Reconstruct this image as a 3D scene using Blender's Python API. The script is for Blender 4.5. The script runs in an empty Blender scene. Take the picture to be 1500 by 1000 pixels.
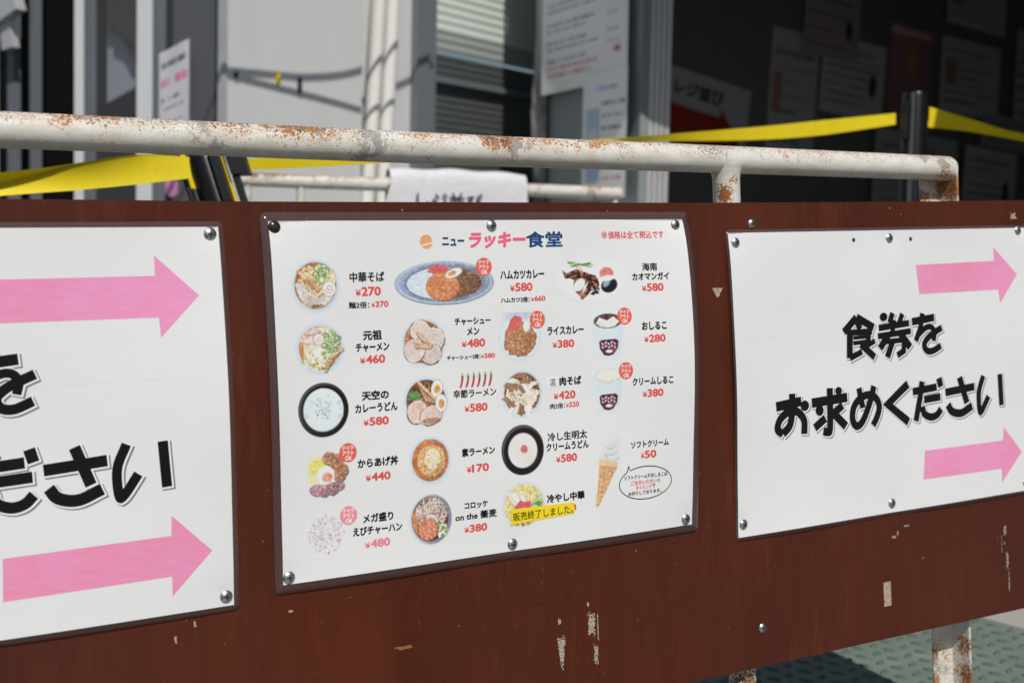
import bpy, bmesh, math, random
import numpy as np
from mathutils import Vector, Matrix

# ------------------------------------------------------------------ camera, light, exposure
sc = bpy.context.scene
COL = sc.collection
HC = 0.60                                   # camera height above the plate
F = 2083.0                                  # focal length in photo pixels (50 mm on a 36 mm sensor)
XC = Vector((0.9997566, 0.0220608, 0.0))    # world axes written in camera axes (x right, y down, z forward)
YC = Vector((0.0015447, -0.0700042, 0.9975455))
ZC = Vector((0.0220067, -0.9973027, -0.0700213))

def w(c):                                   # camera axes -> world
    c = Vector(c)
    return Vector((c.dot(XC), c.dot(YC), c.dot(ZC) + HC))

cam = bpy.data.cameras.new('camera')
cam.sensor_width = 36; cam.lens = 50; cam.clip_start = 0.02; cam.clip_end = 500
cam.dof.use_dof = True; cam.dof.focus_distance = 1.27; cam.dof.aperture_fstop = 8.0
camo = bpy.data.objects.new('camera', cam); COL.objects.link(camo)
rx = w((1, 0, 0)) - w((0, 0, 0)); uy = w((0, -1, 0)) - w((0, 0, 0)); bz = w((0, 0, -1)) - w((0, 0, 0))
m4 = Matrix((rx, uy, bz)).transposed().to_4x4(); m4.translation = (0, 0, HC)
camo.matrix_world = m4
sc.camera = camo

SUN_EL = math.radians(51); SUN_AZ = math.radians(17.4)     # azimuth: right of straight behind the camera
SUN = Vector((math.cos(SUN_EL) * math.sin(SUN_AZ), -math.cos(SUN_EL) * math.cos(SUN_AZ), math.sin(SUN_EL)))
wd = bpy.data.worlds.new('World'); sc.world = wd; wd.use_nodes = True
nt = wd.node_tree; sky = nt.nodes.new('ShaderNodeTexSky'); sky.sky_type = 'NISHITA'; sky.sun_disc = False
sky.sun_elevation = SUN_EL; sky.sun_rotation = math.atan2(SUN.x, SUN.y)
nt.links.new(sky.outputs[0], nt.nodes['Background'].inputs[0]); nt.nodes['Background'].inputs[1].default_value = 0.055
sl = bpy.data.lights.new('sun', 'SUN'); sl.energy = 3.4; sl.angle = math.radians(0.53); sl.color = (1.0, 0.96, 0.9)
so = bpy.data.objects.new('sun', sl); COL.objects.link(so); so.rotation_euler = SUN.to_track_quat('Z', 'Y').to_euler()
sc.view_settings.view_transform = 'Standard'; sc.view_settings.look = 'None'
sc.view_settings.exposure = 0.0; sc.view_settings.gamma = 1.0

# ------------------------------------------------------------------ helpers
rnd = random.Random(4)
def ray(px, py): return Vector(((px - 750) / F, (py - 500) / F, 1.0))
def at(px, py, d): return w(ray(px, py) * d)               # a point seen at photo pixel px,py, d metres deep

def s2l(c):
    c = np.asarray(c, float) / 255.0
    return np.where(c <= .04045, c / 12.92, ((c + .055) / 1.055) ** 2.4)
KP = 1.10
def ink(r, g, b): return tuple(np.clip(s2l((r, g, b)) * KP, 0, .9))

def tag(o, label, cat, group=None):
    o['label'] = label; o['category'] = cat
    if group: o['group'] = group
    return o
def empty(name, loc, label=None, cat=None, group=None):
    o = bpy.data.objects.new(name, None); COL.objects.link(o); o.location = loc; o.empty_display_size = .05
    if label: tag(o, label, cat, group)
    return o
def link(name, me, parent=None, mats=()):
    o = bpy.data.objects.new(name, me); COL.objects.link(o)
    for m in mats: me.materials.append(m)
    if parent is not None:
        o.parent = parent
        o.matrix_parent_inverse = Matrix.Identity(4)
        T = Matrix.Identity(4); p = parent; loc = Vector((0, 0, 0))
        while p is not None: loc += p.location; p = p.parent
        o.location = -loc if parent.parent is None else Vector((0, 0, 0))   # meshes are written in world coordinates
        if parent.parent is not None or parent.type == 'MESH': o.location = Vector((0, 0, 0))
    return o
def pydata(name, verts, faces, smooth=False, mi=None):
    me = bpy.data.meshes.new(name); me.from_pydata([tuple(v) for v in verts], [], faces)
    if smooth: me.polygons.foreach_set('use_smooth', [True] * len(me.polygons))
    if mi is not None: me.polygons.foreach_set('material_index', mi)
    me.update(); return me

class MB:                                   # collects simple shapes into one mesh, world coordinates
    def __init__(s): s.v = []; s.f = []; s.sm = []; s.mi = []; s.m = 0
    def add(s, vs, fs, smooth=False):
        o = len(s.v); s.v += [Vector(v) for v in vs]
        for f in fs: s.f.append([i + o for i in f]); s.sm.append(smooth); s.mi.append(s.m)
    def box8(s, p):                         # p: 4 bottom ring, 4 top ring
        s.add(p, [(3, 2, 1, 0), (4, 5, 6, 7), (0, 1, 5, 4), (1, 2, 6, 5), (2, 3, 7, 6), (3, 0, 4, 7)])
    def obox(s, o, a, b, c):                # corner o and three edge vectors
        o, a, b, c = map(Vector, (o, a, b, c))
        s.box8([o, o + a, o + a + b, o + b, o + c, o + a + c, o + a + b + c, o + b + c])
    def tube(s, pts, r, n=20, cap=True):
        pts = [Vector(p) for p in pts]; R = r if isinstance(r, (list, tuple)) else [r] * len(pts)
        rings = []; up = None
        for i, p in enumerate(pts):
            t = (pts[min(i + 1, len(pts) - 1)] - pts[max(i - 1, 0)]).normalized()
            if up is None:
                up = Vector((0, 0, 1)) if abs(t.z) < .9 else Vector((0, 1, 0))
            x = t.cross(up).normalized(); y = x.cross(t).normalized(); up = y
            rings.append([p + (x * math.cos(2 * math.pi * k / n) + y * math.sin(2 * math.pi * k / n)) * R[i] for k in range(n)])
        vs = [v for q in rings for v in q]; fs = []
        for i in range(len(pts) - 1):
            for k in range(n): fs.append((i * n + k, i * n + (k + 1) % n, (i + 1) * n + (k + 1) % n, (i + 1) * n + k))
        s.add(vs, fs, True)
        if cap:
            s.add(rings[0], [tuple(range(n - 1, -1, -1))]); s.add(rings[-1], [tuple(range(n))])
    def build(s, name, mat, parent=None, bevel=0):
        me = pydata(name, s.v, s.f)
        me.polygons.foreach_set('use_smooth', s.sm); me.polygons.foreach_set('material_index', s.mi)
        o = link(name, me, parent, mat if isinstance(mat, (list, tuple)) else (mat,))
        if bevel:
            b = o.modifiers.new('bevel', 'BEVEL'); b.width = bevel; b.segments = 2; b.limit_method = 'ANGLE'
        return o

# ------------------------------------------------------------------ materials
def mat(name, col=(.5, .5, .5), rough=.5, metal=0., spec=.5, coat=0.):
    m = bpy.data.materials.new(name); m.use_nodes = True
    p = m.node_tree.nodes['Principled BSDF']
    p.inputs['Base Color'].default_value = (*col, 1); p.inputs['Roughness'].default_value = rough
    p.inputs['Metallic'].default_value = metal; p.inputs['Specular IOR Level'].default_value = spec
    p.inputs['Coat Weight'].default_value = coat
    return m
class N:                                    # tiny node builder
    def __init__(s, m): s.m = m; s.t = m.node_tree; s.p = s.t.nodes['Principled BSDF']; s.tc = s.t.nodes.new('ShaderNodeTexCoord')
    def inp(s, sock, v):
        if isinstance(v, bpy.types.NodeSocket): s.t.links.new(v, sock)
        elif v is not None: sock.default_value = v
    def mapping(s, scale=(1, 1, 1), rot=(0, 0, 0)):
        n = s.t.nodes.new('ShaderNodeMapping'); s.t.links.new(s.tc.outputs['Object'], n.inputs[0])
        n.inputs['Scale'].default_value = scale; n.inputs['Rotation'].default_value = rot; return n.outputs[0]
    def noise(s, scale, detail=4, rough=.55, vec=None, dist=0):
        n = s.t.nodes.new('ShaderNodeTexNoise'); n.inputs['Scale'].default_value = scale
        n.inputs['Detail'].default_value = detail; n.inputs['Roughness'].default_value = rough; n.inputs['Distortion'].default_value = dist
        s.inp(n.inputs['Vector'], vec if vec is not None else s.tc.outputs['Object']); return n.outputs['Fac']
    def ramp(s, fac, *stops):
        n = s.t.nodes.new('ShaderNodeValToRGB'); e = n.color_ramp.elements
        while len(e) < len(stops): e.new(.5)
        for el, (p, c) in zip(e, stops):
            el.position = p; el.color = (*c, 1) if isinstance(c, tuple) else (c, c, c, 1)
        s.inp(n.inputs[0], fac); return n.outputs[0]
    def mix(s, fac, a, b, mode='MIX'):
        n = s.t.nodes.new('ShaderNodeMixRGB'); n.blend_type = mode
        s.inp(n.inputs[0], fac)
        for k, v in ((1, a), (2, b)):
            if isinstance(v, tuple): n.inputs[k].default_value = (*v, 1)
            else: s.inp(n.inputs[k], v)
        return n.outputs[0]
    def math(s, op, a, b=None):
        n = s.t.nodes.new('ShaderNodeMath'); n.operation = op; s.inp(n.inputs[0], a); s.inp(n.inputs[1], b); return n.outputs[0]
    def bump(s, h, strength=.2, dist=.001):
        n = s.t.nodes.new('ShaderNodeBump'); n.inputs['Strength'].default_value = strength; n.inputs['Distance'].default_value = dist
        s.inp(n.inputs['Height'], h); s.t.links.new(n.outputs[0], s.p.inputs['Normal'])
    def base(s, v): s.inp(s.p.inputs['Base Color'], v)
    def rough(s, v): s.inp(s.p.inputs['Roughness'], v)

def rusty_paint(name, amount=0.0, white=(.76, .74, .71), scale=1.0, blobs=(), greys=(), core_c=((.075, .035, .022), (.34, .13, .035))):
    m = mat(name, white, .42); n = N(m)
    geo = n.t.nodes.new('ShaderNodeNewGeometry'); sep = n.t.nodes.new('ShaderNodeSeparateXYZ')
    n.t.links.new(geo.outputs['Normal'], sep.inputs[0])
    up = n.math('MULTIPLY', sep.outputs['Z'], .10)
    fine = n.noise(420 * scale, 6, .62); mid = n.noise(70 * scale, 5, .6, dist=.4); big = n.noise(9 * scale, 3, .5)
    dirt = n.ramp(n.noise(35 * scale, 5, .6, n.mapping((1, 1, 3))), (.35, (white[0] * .86, white[1] * .82, white[2] * .72)), (.62, white))
    e = n.math('ADD', n.math('MULTIPLY', fine, .62), n.math('MULTIPLY', mid, .38))
    e = n.math('ADD', e, n.math('MULTIPLY', n.math('SUBTRACT', big, .5), .42))
    e = n.math('ADD', n.math('ADD', e, up), amount)
    def blob(P_, r, amp):
        vm = n.t.nodes.new('ShaderNodeVectorMath'); vm.operation = 'DISTANCE'; n.t.links.new(n.tc.outputs['Object'], vm.inputs[0]); vm.inputs[1].default_value = P_
        mr = n.t.nodes.new('ShaderNodeMapRange'); mr.interpolation_type = 'SMOOTHSTEP'; n.t.links.new(vm.outputs['Value'], mr.inputs['Value'])
        mr.inputs['From Min'].default_value = r; mr.inputs['From Max'].default_value = r * .2; mr.inputs['To Min'].default_value = 0.; mr.inputs['To Max'].default_value = amp
        return mr.outputs[0]
    for b_ in blobs: e = n.math('ADD', e, blob(*b_))
    stain = n.ramp(e, (.575, 0.), (.66, .8))
    c = n.mix(stain, dirt, n.ramp(mid, (.35, (.62, .44, .27)), (.65, (.52, .24, .075))))
    core = n.ramp(e, (.64, 0.), (.665, 1.))
    c = n.mix(core, c, n.ramp(mid, (.40, core_c[0]), (.62, core_c[1])))
    sp_ = n.math('ADD', n.math('ADD', n.noise(640 * scale, 3, .6), n.math('MULTIPLY', sep.outputs['Z'], .11)), n.math('MULTIPLY', n.math('SUBTRACT', n.noise(13, 3), .5), .42))
    c = n.mix(n.ramp(sp_, (.665, 0.), (.70, .9)), c, (.13, .062, .040))
    gv = n.math('ADD', n.noise(26 * scale, 6, .7), n.math('MULTIPLY', n.noise(300 * scale, 3), .25))
    for b_ in greys: gv = n.math('ADD', gv, blob(*b_))
    grey = n.ramp(gv, (.745, 0.), (.785, .8))
    c = n.mix(grey, c, (.30, .29, .29))
    n.base(c); n.rough(n.ramp(e, (.55, .38), (.66, .85)))
    n.bump(n.math('MULTIPLY', e, -1.0), .35, .0015)
    return m
M_BOARD = mat('brown_painted_wood', (.1, .03, .015), .42, spec=.22)
n = N(M_BOARD)
g1 = n.noise(1., 6, .6, n.mapping((260, 260, 7))); g2 = n.noise(1., 4, .6, n.mapping((28, 28, 1.6)))
gg = n.noise(9, 5, .6); sm = n.noise(1., 5, .65, n.mapping((60, 60, 9)))
c = n.ramp(n.math('ADD', n.math('MULTIPLY', g1, .5), n.math('MULTIPLY', g2, .5)), (.34, (.070, .0150, .0068)), (.66, (.104, .0215, .0088)))
c = n.mix(n.ramp(gg, (.35, 0.), (.7, .4)), c, (.050, .0125, .0075))
c = n.mix(n.ramp(n.math('ADD', n.math('MULTIPLY', sm, .6), n.math('MULTIPLY', n.noise(5, 2), .4)), (.57, 0.), (.72, .6)), c, (.165, .040, .012))
fl = n.noise(330, 3, .6); c = n.mix(n.ramp(fl, (.71, 0.), (.74, .7)), c, (.33, .20, .13))
c = n.mix(n.ramp(n.noise(1., 4, .7, n.mapping((700, 700, 25))), (.66, 0.), (.74, .35)), c, (.15, .05, .025))
bl = n.noise(2.6, 3, .5); c = n.mix(n.ramp(bl, (.4, 0.), (.68, .45)), c, (.060, .0165, .0105)); c = n.mix(n.ramp(n.noise(1., 3, .5, n.mapping((6, 6, 2))), (.55, 0.), (.75, .5)), c, (.125, .030, .011))
n.base(c); n.rough(n.ramp(n.math('ADD', n.math('MULTIPLY', gg, .5), n.math('MULTIPLY', bl, .5)), (.38, .30), (.62, .55))); n.bump(n.math('ADD', n.math('MULTIPLY', g1, .5), n.math('MULTIPLY', n.noise(14, 4), 2.)), .16, .0008)
M_CHIP = mat('bare_wood_chip', (.46, .34, .22), .8); n = N(M_CHIP)
n.base(n.ramp(n.noise(500, 4), (.35, (.30, .20, .13)), (.65, (.55, .43, .30))))
M_CHIPW = mat('old_white_paint_chip', (.5, .46, .40), .8); n = N(M_CHIPW)
n.base(n.ramp(n.noise(500, 4), (.35, (.22, .16, .12)), (.65, (.50, .44, .36))))
M_SCUFF = mat('orange_scuff', (.30, .10, .045), .7)
M_EDGE = mat('raw_ply_edge', (.16, .07, .04), .8)
M_HOLE = mat('dark_hole', (.01, .008, .008), .8)

M_PAPER = mat('laminated_white_paper', (.80, .80, .80), .34, spec=.4); n = N(M_PAPER)
n.base(n.mix(n.ramp(n.noise(1., 5, .6, n.mapping((14, 14, 420), (0, .03, 0))), (.3, 0.), (.75, .5)), (.805, .805, .805), (.785, .785, .792)))
sm_ = n.noise(7, 4, .6); n.rough(n.ramp(sm_, (.35, .24), (.7, .42)))
n.bump(n.noise(22, 3), .10, .004)
M_SCR = mat('film_scratch', (.69, .69, .69), .5)
M_PRINT = mat('printed_picture', (.8, .8, .8), .34, spec=.4); n = N(M_PRINT)
at_ = n.t.nodes.new('ShaderNodeVertexColor'); at_.layer_name = 'Col'; n.base(at_.outputs[0])
def ink_mat(name, rgb): return mat(name, ink(*rgb), .34, spec=.4)
M_INK = {'k': ink_mat('black_ink', (12, 11, 13)), 'r': ink_mat('red_ink', (214, 82, 76)), 'p': ink_mat('faded_pink_ink', (222, 128, 142)),
         'n': ink_mat('navy_ink', (22, 66, 116)), 'l': ink_mat('rose_ink', (226, 98, 128)), 'wt': ink_mat('white_ink', (246, 236, 232)),
         'b': ink_mat('badge_red_ink', (222, 98, 80)), 'bp': ink_mat('badge_pink_ink', (226, 140, 150)), 'g': ink_mat('grey_shadow_ink', (120, 118, 126)),
         'yel': ink_mat('yellow_strip', (246, 206, 36)), 'lw': ink_mat('light_strip', (232, 232, 230))}
M_ARROW = mat('pink_arrow_ink', ink(228, 150, 192), .34, spec=.4); n = N(M_ARROW)
n.base(n.mix(n.ramp(n.math('ADD', n.math('MULTIPLY', n.noise(7, 3), .6), n.math('MULTIPLY', n.noise(1., 3, .6, n.mapping((60, 60, 400))), .4)), (.42, 0.), (.66, .8)), ink(229, 152, 196), ink(228, 134, 160)))
M_LAM = bpy.data.materials.new('clear_laminate'); M_LAM.use_nodes = True
t = M_LAM.node_tree; t.nodes.clear()
o_ = t.nodes.new('ShaderNodeOutputMaterial'); mx = t.nodes.new('ShaderNodeMixShader'); mx2 = t.nodes.new('ShaderNodeMixShader')
tr = t.nodes.new('ShaderNodeBsdfTransparent'); df = t.nodes.new('ShaderNodeBsdfDiffuse'); gl = t.nodes.new('ShaderNodeBsdfGlossy'); fr = t.nodes.new('ShaderNodeLayerWeight'); pw = t.nodes.new('ShaderNodeMath'); ma = t.nodes.new('ShaderNodeMath')
tr.inputs[0].default_value = (.93, .91, .93, 1); df.inputs[0].default_value = (.27, .23, .25, 1); gl.inputs['Roughness'].default_value = .16
mx.inputs[0].default_value = .17; pw.operation = 'POWER'; pw.inputs[1].default_value = 5.; ma.operation = 'MULTIPLY_ADD'; ma.inputs[1].default_value = .9; ma.inputs[2].default_value = .04
t.links.new(fr.outputs['Facing'], pw.inputs[0]); t.links.new(pw.outputs[0], ma.inputs[0])
t.links.new(tr.outputs[0], mx.inputs[1]); t.links.new(df.outputs[0], mx.inputs[2]); t.links.new(ma.outputs[0], mx2.inputs[0])
t.links.new(mx.outputs[0], mx2.inputs[1]); t.links.new(gl.outputs[0], mx2.inputs[2]); t.links.new(mx2.outputs[0], o_.inputs[0])

M_STEEL = mat('zinc_screw', (.55, .56, .57), .3, 1.0); n = N(M_STEEL); n.rough(n.ramp(n.noise(900, 3), (.3, .2), (.7, .42)))
M_BROWNSCREW = mat('bronze_screw', (.055, .04, .03), .25, .6)
M_RECESS = mat('screw_recess', (.02, .02, .02), .5)
M_YEL = mat('yellow_webbing', (.78, .60, .02), .55, spec=.3); n = N(M_YEL)
n.base(n.mix(n.ramp(n.noise(40, 3), (.4, 0.), (.7, .5)), (.82, .64, .015), (.72, .55, .015)))
M_POLE = mat('dark_stanchion_metal', (.018, .018, .021), .3, .6)
M_HIGHLIGHT = mat('stanchion_highlight', (.20, .20, .21), .3, .9)
M_BLACK = mat('black_plastic', (.012, .012, .013), .4)
M_WALL = mat('white_metal_wall', (.8, .8, .8), .5, spec=.3); n = N(M_WALL)
n.base(n.mix(n.ramp(n.noise(1., 5, .6, n.mapping((5, 5, 1.2))), (.35, 0.), (.7, .6)), (.675, .69, .69), (.615, .63, .635)))
M_PIPE = mat('cream_downpipe', (.62, .60, .55), .45); n = N(M_PIPE); n.base(n.mix(n.noise(6, 4), (.78, .77, .74), (.68, .66, .62)))
M_ALU = mat('aluminium_frame', (.62, .62, .62), .38, .35); n = N(M_ALU); n.base(n.mix(n.noise(12, 4), (.68, .68, .68), (.52, .52, .53)))
M_GREYFR = mat('blue_grey_steel', (.16, .175, .195), .5)
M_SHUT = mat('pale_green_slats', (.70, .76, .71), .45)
M_SHUTM = mat('half_shade_slats', (.36, .40, .38), .45)  # half-tone at the edge of the shutter's shadow, painted in
M_SHUTD = mat('shade_slats_dark_strip', (.085, .094, .098), .45)  # painted shutter shadow; also colours the dark strip by the white wall
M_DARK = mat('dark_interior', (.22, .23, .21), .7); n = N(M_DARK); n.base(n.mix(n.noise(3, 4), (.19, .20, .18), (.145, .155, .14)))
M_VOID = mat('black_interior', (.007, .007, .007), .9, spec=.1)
M_ALUW = mat('white_door_frame', (.84, .84, .84), .4)
M_GREYGREEN = mat('grey_green_panel', (.27, .31, .31), .3)
M_PLASTIC = mat('crumpled_film', (.25, .25, .25), .18); n = N(M_PLASTIC); n.bump(n.noise(14, 4, .6, n.mapping((1, 1, .5)), 1.5), .9, .03)
n.base(n.ramp(n.noise(9, 4, .6, n.mapping((1, 1, .4)), 1.), (.4, (.10, .105, .105)), (.65, (.42, .42, .42))))
M_GLASS = bpy.data.materials.new('tinted_glass'); M_GLASS.use_nodes = True
p = M_GLASS.node_tree.nodes['Principled BSDF']; p.inputs['Base Color'].default_value = (.5, .53, .55, 1); p.inputs['Roughness'].default_value = .03
p.inputs['Alpha'].default_value = .06; p.inputs['Specular IOR Level'].default_value = .25
M_PALE = mat('pale_reflection', (.30, .32, .37), .7)
M_BROWN_REFL = mat('brown_corrugated_reflection', (.035, .026, .022), .7)
M_REDINK = mat('poster_red', (.42, .02, .02), .5)
M_CLOTH = mat('white_vinyl_sheet', (.70, .69, .71), .45); n = N(M_CLOTH); n.bump(n.noise(18, 4, .6, dist=.6), .35, .01)
M_MARK = mat('black_marker', (.012, .012, .014), .5)
M_CABLE = mat('cable_black', (.02, .02, .02), .5)
M_SHADE_CANOPY = mat('shade_canopy_sheet', (.35, .35, .34), .5)
M_PLATE = mat('green_floor_paint', (.10, .15, .12), .5); n = N(M_PLATE)
nz = n.noise(9, 5, .65); c = n.ramp(nz, (.3, (.165, .205, .175)), (.6, (.20, .225, .198)), (.75, (.27, .27, .245)))
n.base(n.mix(n.ramp(n.noise(160, 5, .7), (.6, 0.), (.72, .6)), c, (.22, .23, .20))); n.rough(n.ramp(nz, (.3, .35), (.7, .65)))
M_ASPH = mat('asphalt', (.05, .05, .05), .9); n = N(M_ASPH); n.base(n.mix(n.noise(150, 4, .7), (.035, .035, .036), (.075, .074, .072)))
M_BUMP = mat('green_raised_paint', (.085, .15, .112), .65, spec=.25)
M_CONC = mat('concrete', (.36, .345, .32), .9); n = N(M_CONC)
n.base(n.mix(n.noise(60, 6, .7), n.ramp(n.noise(2, 4), (.3, (.30, .29, .27)), (.7, (.40, .385, .36))), (.40, .39, .37))); n.bump(n.noise(200, 4), .3, .002)

# ------------------------------------------------------------------ ground
def struct(o): o['kind'] = 'structure'; return o
S = 120.0
struct(link('ground', pydata('ground', [(-S, -S, -.012), (S, -S, -.012), (S, S, -.012), (-S, S, -.012)], [(0, 1, 2, 3)]), None, (M_ASPH,)))
def gp(px, py):
    d = w(ray(px, py)) - Vector((0, 0, HC)); s = -HC / d.z; return Vector((0, 0, HC)) + d * s
ea = gp(1446, 906); eb = gp(1500, 920); ed = (eb - ea).normalized(); en = Vector((ed.y, -ed.x, 0))
if en.y > 0: en = -en
pl = MB(); A = ea - ed * 2.2; B = ea + ed * 1.6
pl.obox(Vector((A.x, A.y, -.010)), Vector((B.x - A.x, B.y - A.y, 0)), en * 1.9, (0, 0, .010))
pv = MB(); pv.obox(Vector((A.x, A.y, -.009)) - en * .003 - ed * 3, Vector((B.x - A.x, B.y - A.y, 0)) + ed * 6, -en * 6, (0, 0, .006)); struct(pv.build('pavement', M_CONC))
# raised lozenges of the chequer plate, laid as one sheet of steel
loz = []; pl.m = 1
pitch = .032
for i in range(-70, 52):
    for j in range(1, 44):
        u_ = i * pitch; v_ = j * pitch
        if v_ > 1.3: continue
        ang = math.radians(70) if (i + j) % 2 else math.radians(-20)
        c0 = ea + ed * u_ + en * v_
        q = c0
        loz.append((q, ang))
for q, ang in loz:
    dx = ed * math.cos(ang) + en * math.sin(ang); dy = -ed * math.sin(ang) + en * math.cos(ang)
    prof = [(-.0125, 0), (-.006, .0045), (.006, .0045), (.0125, 0), (.006, -.0045), (-.006, -.0045)]
    b0 = [Vector((q.x, q.y, .0003)) + dx * a + dy * b for a, b in prof]
    t0 = [Vector((q.x, q.y, .0030)) + dx * a * .72 + dy * b * .6 for a, b in prof]
    pl.add(b0 + t0, [tuple(range(6, 12))] + [(k, (k + 1) % 6, 6 + (k + 1) % 6, 6 + k) for k in range(6)])
struct(pl.build('checker_plate_floor', [M_PLATE, M_BUMP]))

# ------------------------------------------------------------------ board frame (mm; u along, v down, n towards the viewer)
BC = Vector((-0.0108827, 1.2439900, 0.7926419 - .92 + HC))
BU = Vector((0.8464650, 0.5315811, 0.0303091)); BV = Vector((0.0598327, -0.0384022, -0.9974695)); BN = Vector((0.5290719, -0.8461364, 0.0643120))
def bp(u, v, n=0.): return BC + (BU * u + BV * v + BN * n) * .001

# ------------------------------------------------------------------ barrier
M_RAIL = rusty_paint('rusty_white_paint', -.016, white=(.76, .735, .69), core_c=((.10, .046, .026), (.44, .20, .075)), blobs=[(bp(-62, -212, -11), .034, .085), (bp(-38, -212, -11), .022, .05), (bp(8, -216, -13), .013, .10), (bp(24, -213, -12), .012, .10), (bp(-52, -197, -14), .016, .10), (bp(30, -197, -14), .016, .10), (bp(592, -192, -14), .022, .20), (bp(-190, -222, -19), .10, .03), (bp(-320, -225, -21), .12, .07), (bp(-250, -223, -20), .07, .03), (bp(150, -217, -18), .10, .02)],
                     greys=[(bp(-108, -210, -11), .024, .065), (bp(30, -205, -10), .030, .06), (bp(-5, -206, -10), .024, .05), (bp(588, -207, -12), .014, .20), (bp(560, -211, -14), .008, .20)])
M_POST = rusty_paint('very_rusty_white_paint', .03, blobs=[(bp(279, -176, -18), .016, .19), (bp(280, -166, -16), .012, .15), (bp(288, -186, -11), .010, .14), (bp(280, 318, -14), .03, .1)])
M_ANGLE = rusty_paint('rust_eaten_white_paint', .03, core_c=((.20, .075, .022), (.46, .20, .055)), blobs=[(bp(612, -180, -20), .022, .17), (bp(582, -172, -34), .014, .10), (bp(612, 330, -14), .020, .20), (bp(612, 365, -14), .022, .20), (bp(612, 400, -14), .022, .2), (bp(580, 340, -36), .012, .16), (bp(580, 370, -36), .012, .15)])
M_FAR_RAIL = rusty_paint('far_rusty_white_paint', .03)
barrier = empty('barrier', bp(100, 470, -30), 'rusty white pipe barrier in front carrying the long brown wooden board with the signs', 'barrier')
def curve(pts, n):                          # smooth polyline through points (Catmull-Rom)
    P = [np.array(p, float) for p in pts]; P = [2 * P[0] - P[1]] + P + [2 * P[-1] - P[-2]]; out = []
    for i in range(1, len(P) - 2):
        for k in range(n):
            t_ = k / n; a, b, c_, d = P[i - 1:i + 3]
            out.append(.5 * ((2 * b) + (-a + c_) * t_ + (2 * a - 5 * b + 4 * c_ - d) * t_ ** 2 + (-a + 3 * b - 3 * c_ + d) * t_ ** 3))
    out.append(P[-2]); return out
rail = MB(); R0 = 13.6
rp = [bp(u, v, -23) for u, v in curve([(-1000, -222.5), (-407, -215.5), (1, -209.3), (267, -206.8), (560, -203.2), (606, -202.4)], 10)]
re = [bp(606 + 9 * math.sin(a), -202.4, -23) for a in (0.5, 1.0, 1.4, 1.57)]
rail.tube(rp + re, [R0 * .001] * len(rp) + [R0 * .001 * math.sqrt(max(0.05, 1 - (k / 4.2) ** 2)) for k in (1, 2, 3, 4)], 40)
rail.build('top_rail', M_RAIL, barrier)
def pipe_post(u, v0, v1, r=13.6):
    p = MB(); p.tube([bp(u, v, -23) for v in (v0, v0 + 6, v0 + 12, -120, 60, 200, v1)], [(r + 3) * .001, (r + 1) * .001, r * .001, r * .001, r * .001, r * .001, r * .001], 28)
    return p.build('post', M_POST, barrier)
pipe_post(288, -200, 470); pipe_post(-640, -214, 470)
# end post: a steel angle, open to the viewer
ap = MB()
def lbar(u0, u1, nb, nf, th, v0, v1):
    prof = [(u0, nb), (u1, nb), (u1, nf), (u1 - th, nf), (u1 - th, nb + th), (u0, nb + th)]
    a = [bp(u, v0, q) for u, q in prof]; b = [bp(u, v1, q) for u, q in prof]
    ap.add(a + b, [(0, 1, 4, 5), (1, 2, 3, 4), (11, 10, 7, 6), (10, 9, 8, 7)] + [(k + 6, (k + 1) % 6 + 6, (k + 1) % 6, k) for k in range(6)])
lbar(579, 612, -38, -9.6, 3.2, -203, 470)
ap.build('end_post', M_ANGLE, barrier, .0012)
lo = MB(); lo.tube([bp(-1000, 455, -23), bp(590, 455, -23)], .0136, 20); lo.build('bottom_rail', M_RAIL, barrier)

UL, UR = -1000., 760.
tops = curve([(UL, -163.5), (-415, -162.8), (-204, -161.6), (213, -161.8), (480, -163.5), (UR, -166.5)], 8)
bm_ = MB()
ft = [bp(u, v, 0) for u, v in tops]; fb = [bp(u, 297.4 + .0017 * u, 0) for u, v in tops]
bt = [bp(u, v, -9) for u, v in tops]; bb = [bp(u, 297.4 + .0017 * u, -9) for u, v in tops]
k = len(tops)
bm_.add(ft + fb + bt + bb, [f for i in range(k - 1) for f in ((i, i + k, i + k + 1, i + 1), (i + 1 + 2 * k, i + 1 + 3 * k, i + 3 * k, i + 2 * k))])
bm_.m = 3
bm_.add(ft + fb + bt + bb, [f for i in range(k - 1) for f in ((i, i + 1, i + 1 + 2 * k, i + 2 * k), (i + k, i + 3 * k, i + 1 + 3 * k, i + 1 + k))] + [(k - 1, 2 * k - 1, 4 * k - 1, 3 * k - 1), (0, 2 * k, 3 * k, k)])
bm_.m = 0

def vnoise(x, y, seed):
    x = np.asarray(x, float); y = np.asarray(y, float); xi = np.floor(x).astype(int); yi = np.floor(y).astype(int); fx = x - xi; fy = y - yi
    fx = fx * fx * (3 - 2 * fx); fy = fy * fy * (3 - 2 * fy)
    def h(a, b):
        q = (a * 374761393 + b * 668265263 + seed * 1442695041) & 0xFFFFFFFF
        q = ((q ^ (q >> 13)) * 1274126177) & 0xFFFFFFFF
        return ((q ^ (q >> 16)) & 0xFFFF) / 65535.0
    return (h(xi, yi) * (1 - fx) + h(xi + 1, yi) * fx) * (1 - fy) + (h(xi, yi + 1) * (1 - fx) + h(xi + 1, yi + 1) * fx) * fy
def fbm(x, y, seed): return .55 * vnoise(x, y, seed) + .3 * vnoise(2.1 * x, 2.1 * y, seed + 7) + .15 * vnoise(4.3 * x, 4.3 * y, seed + 13)

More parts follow.
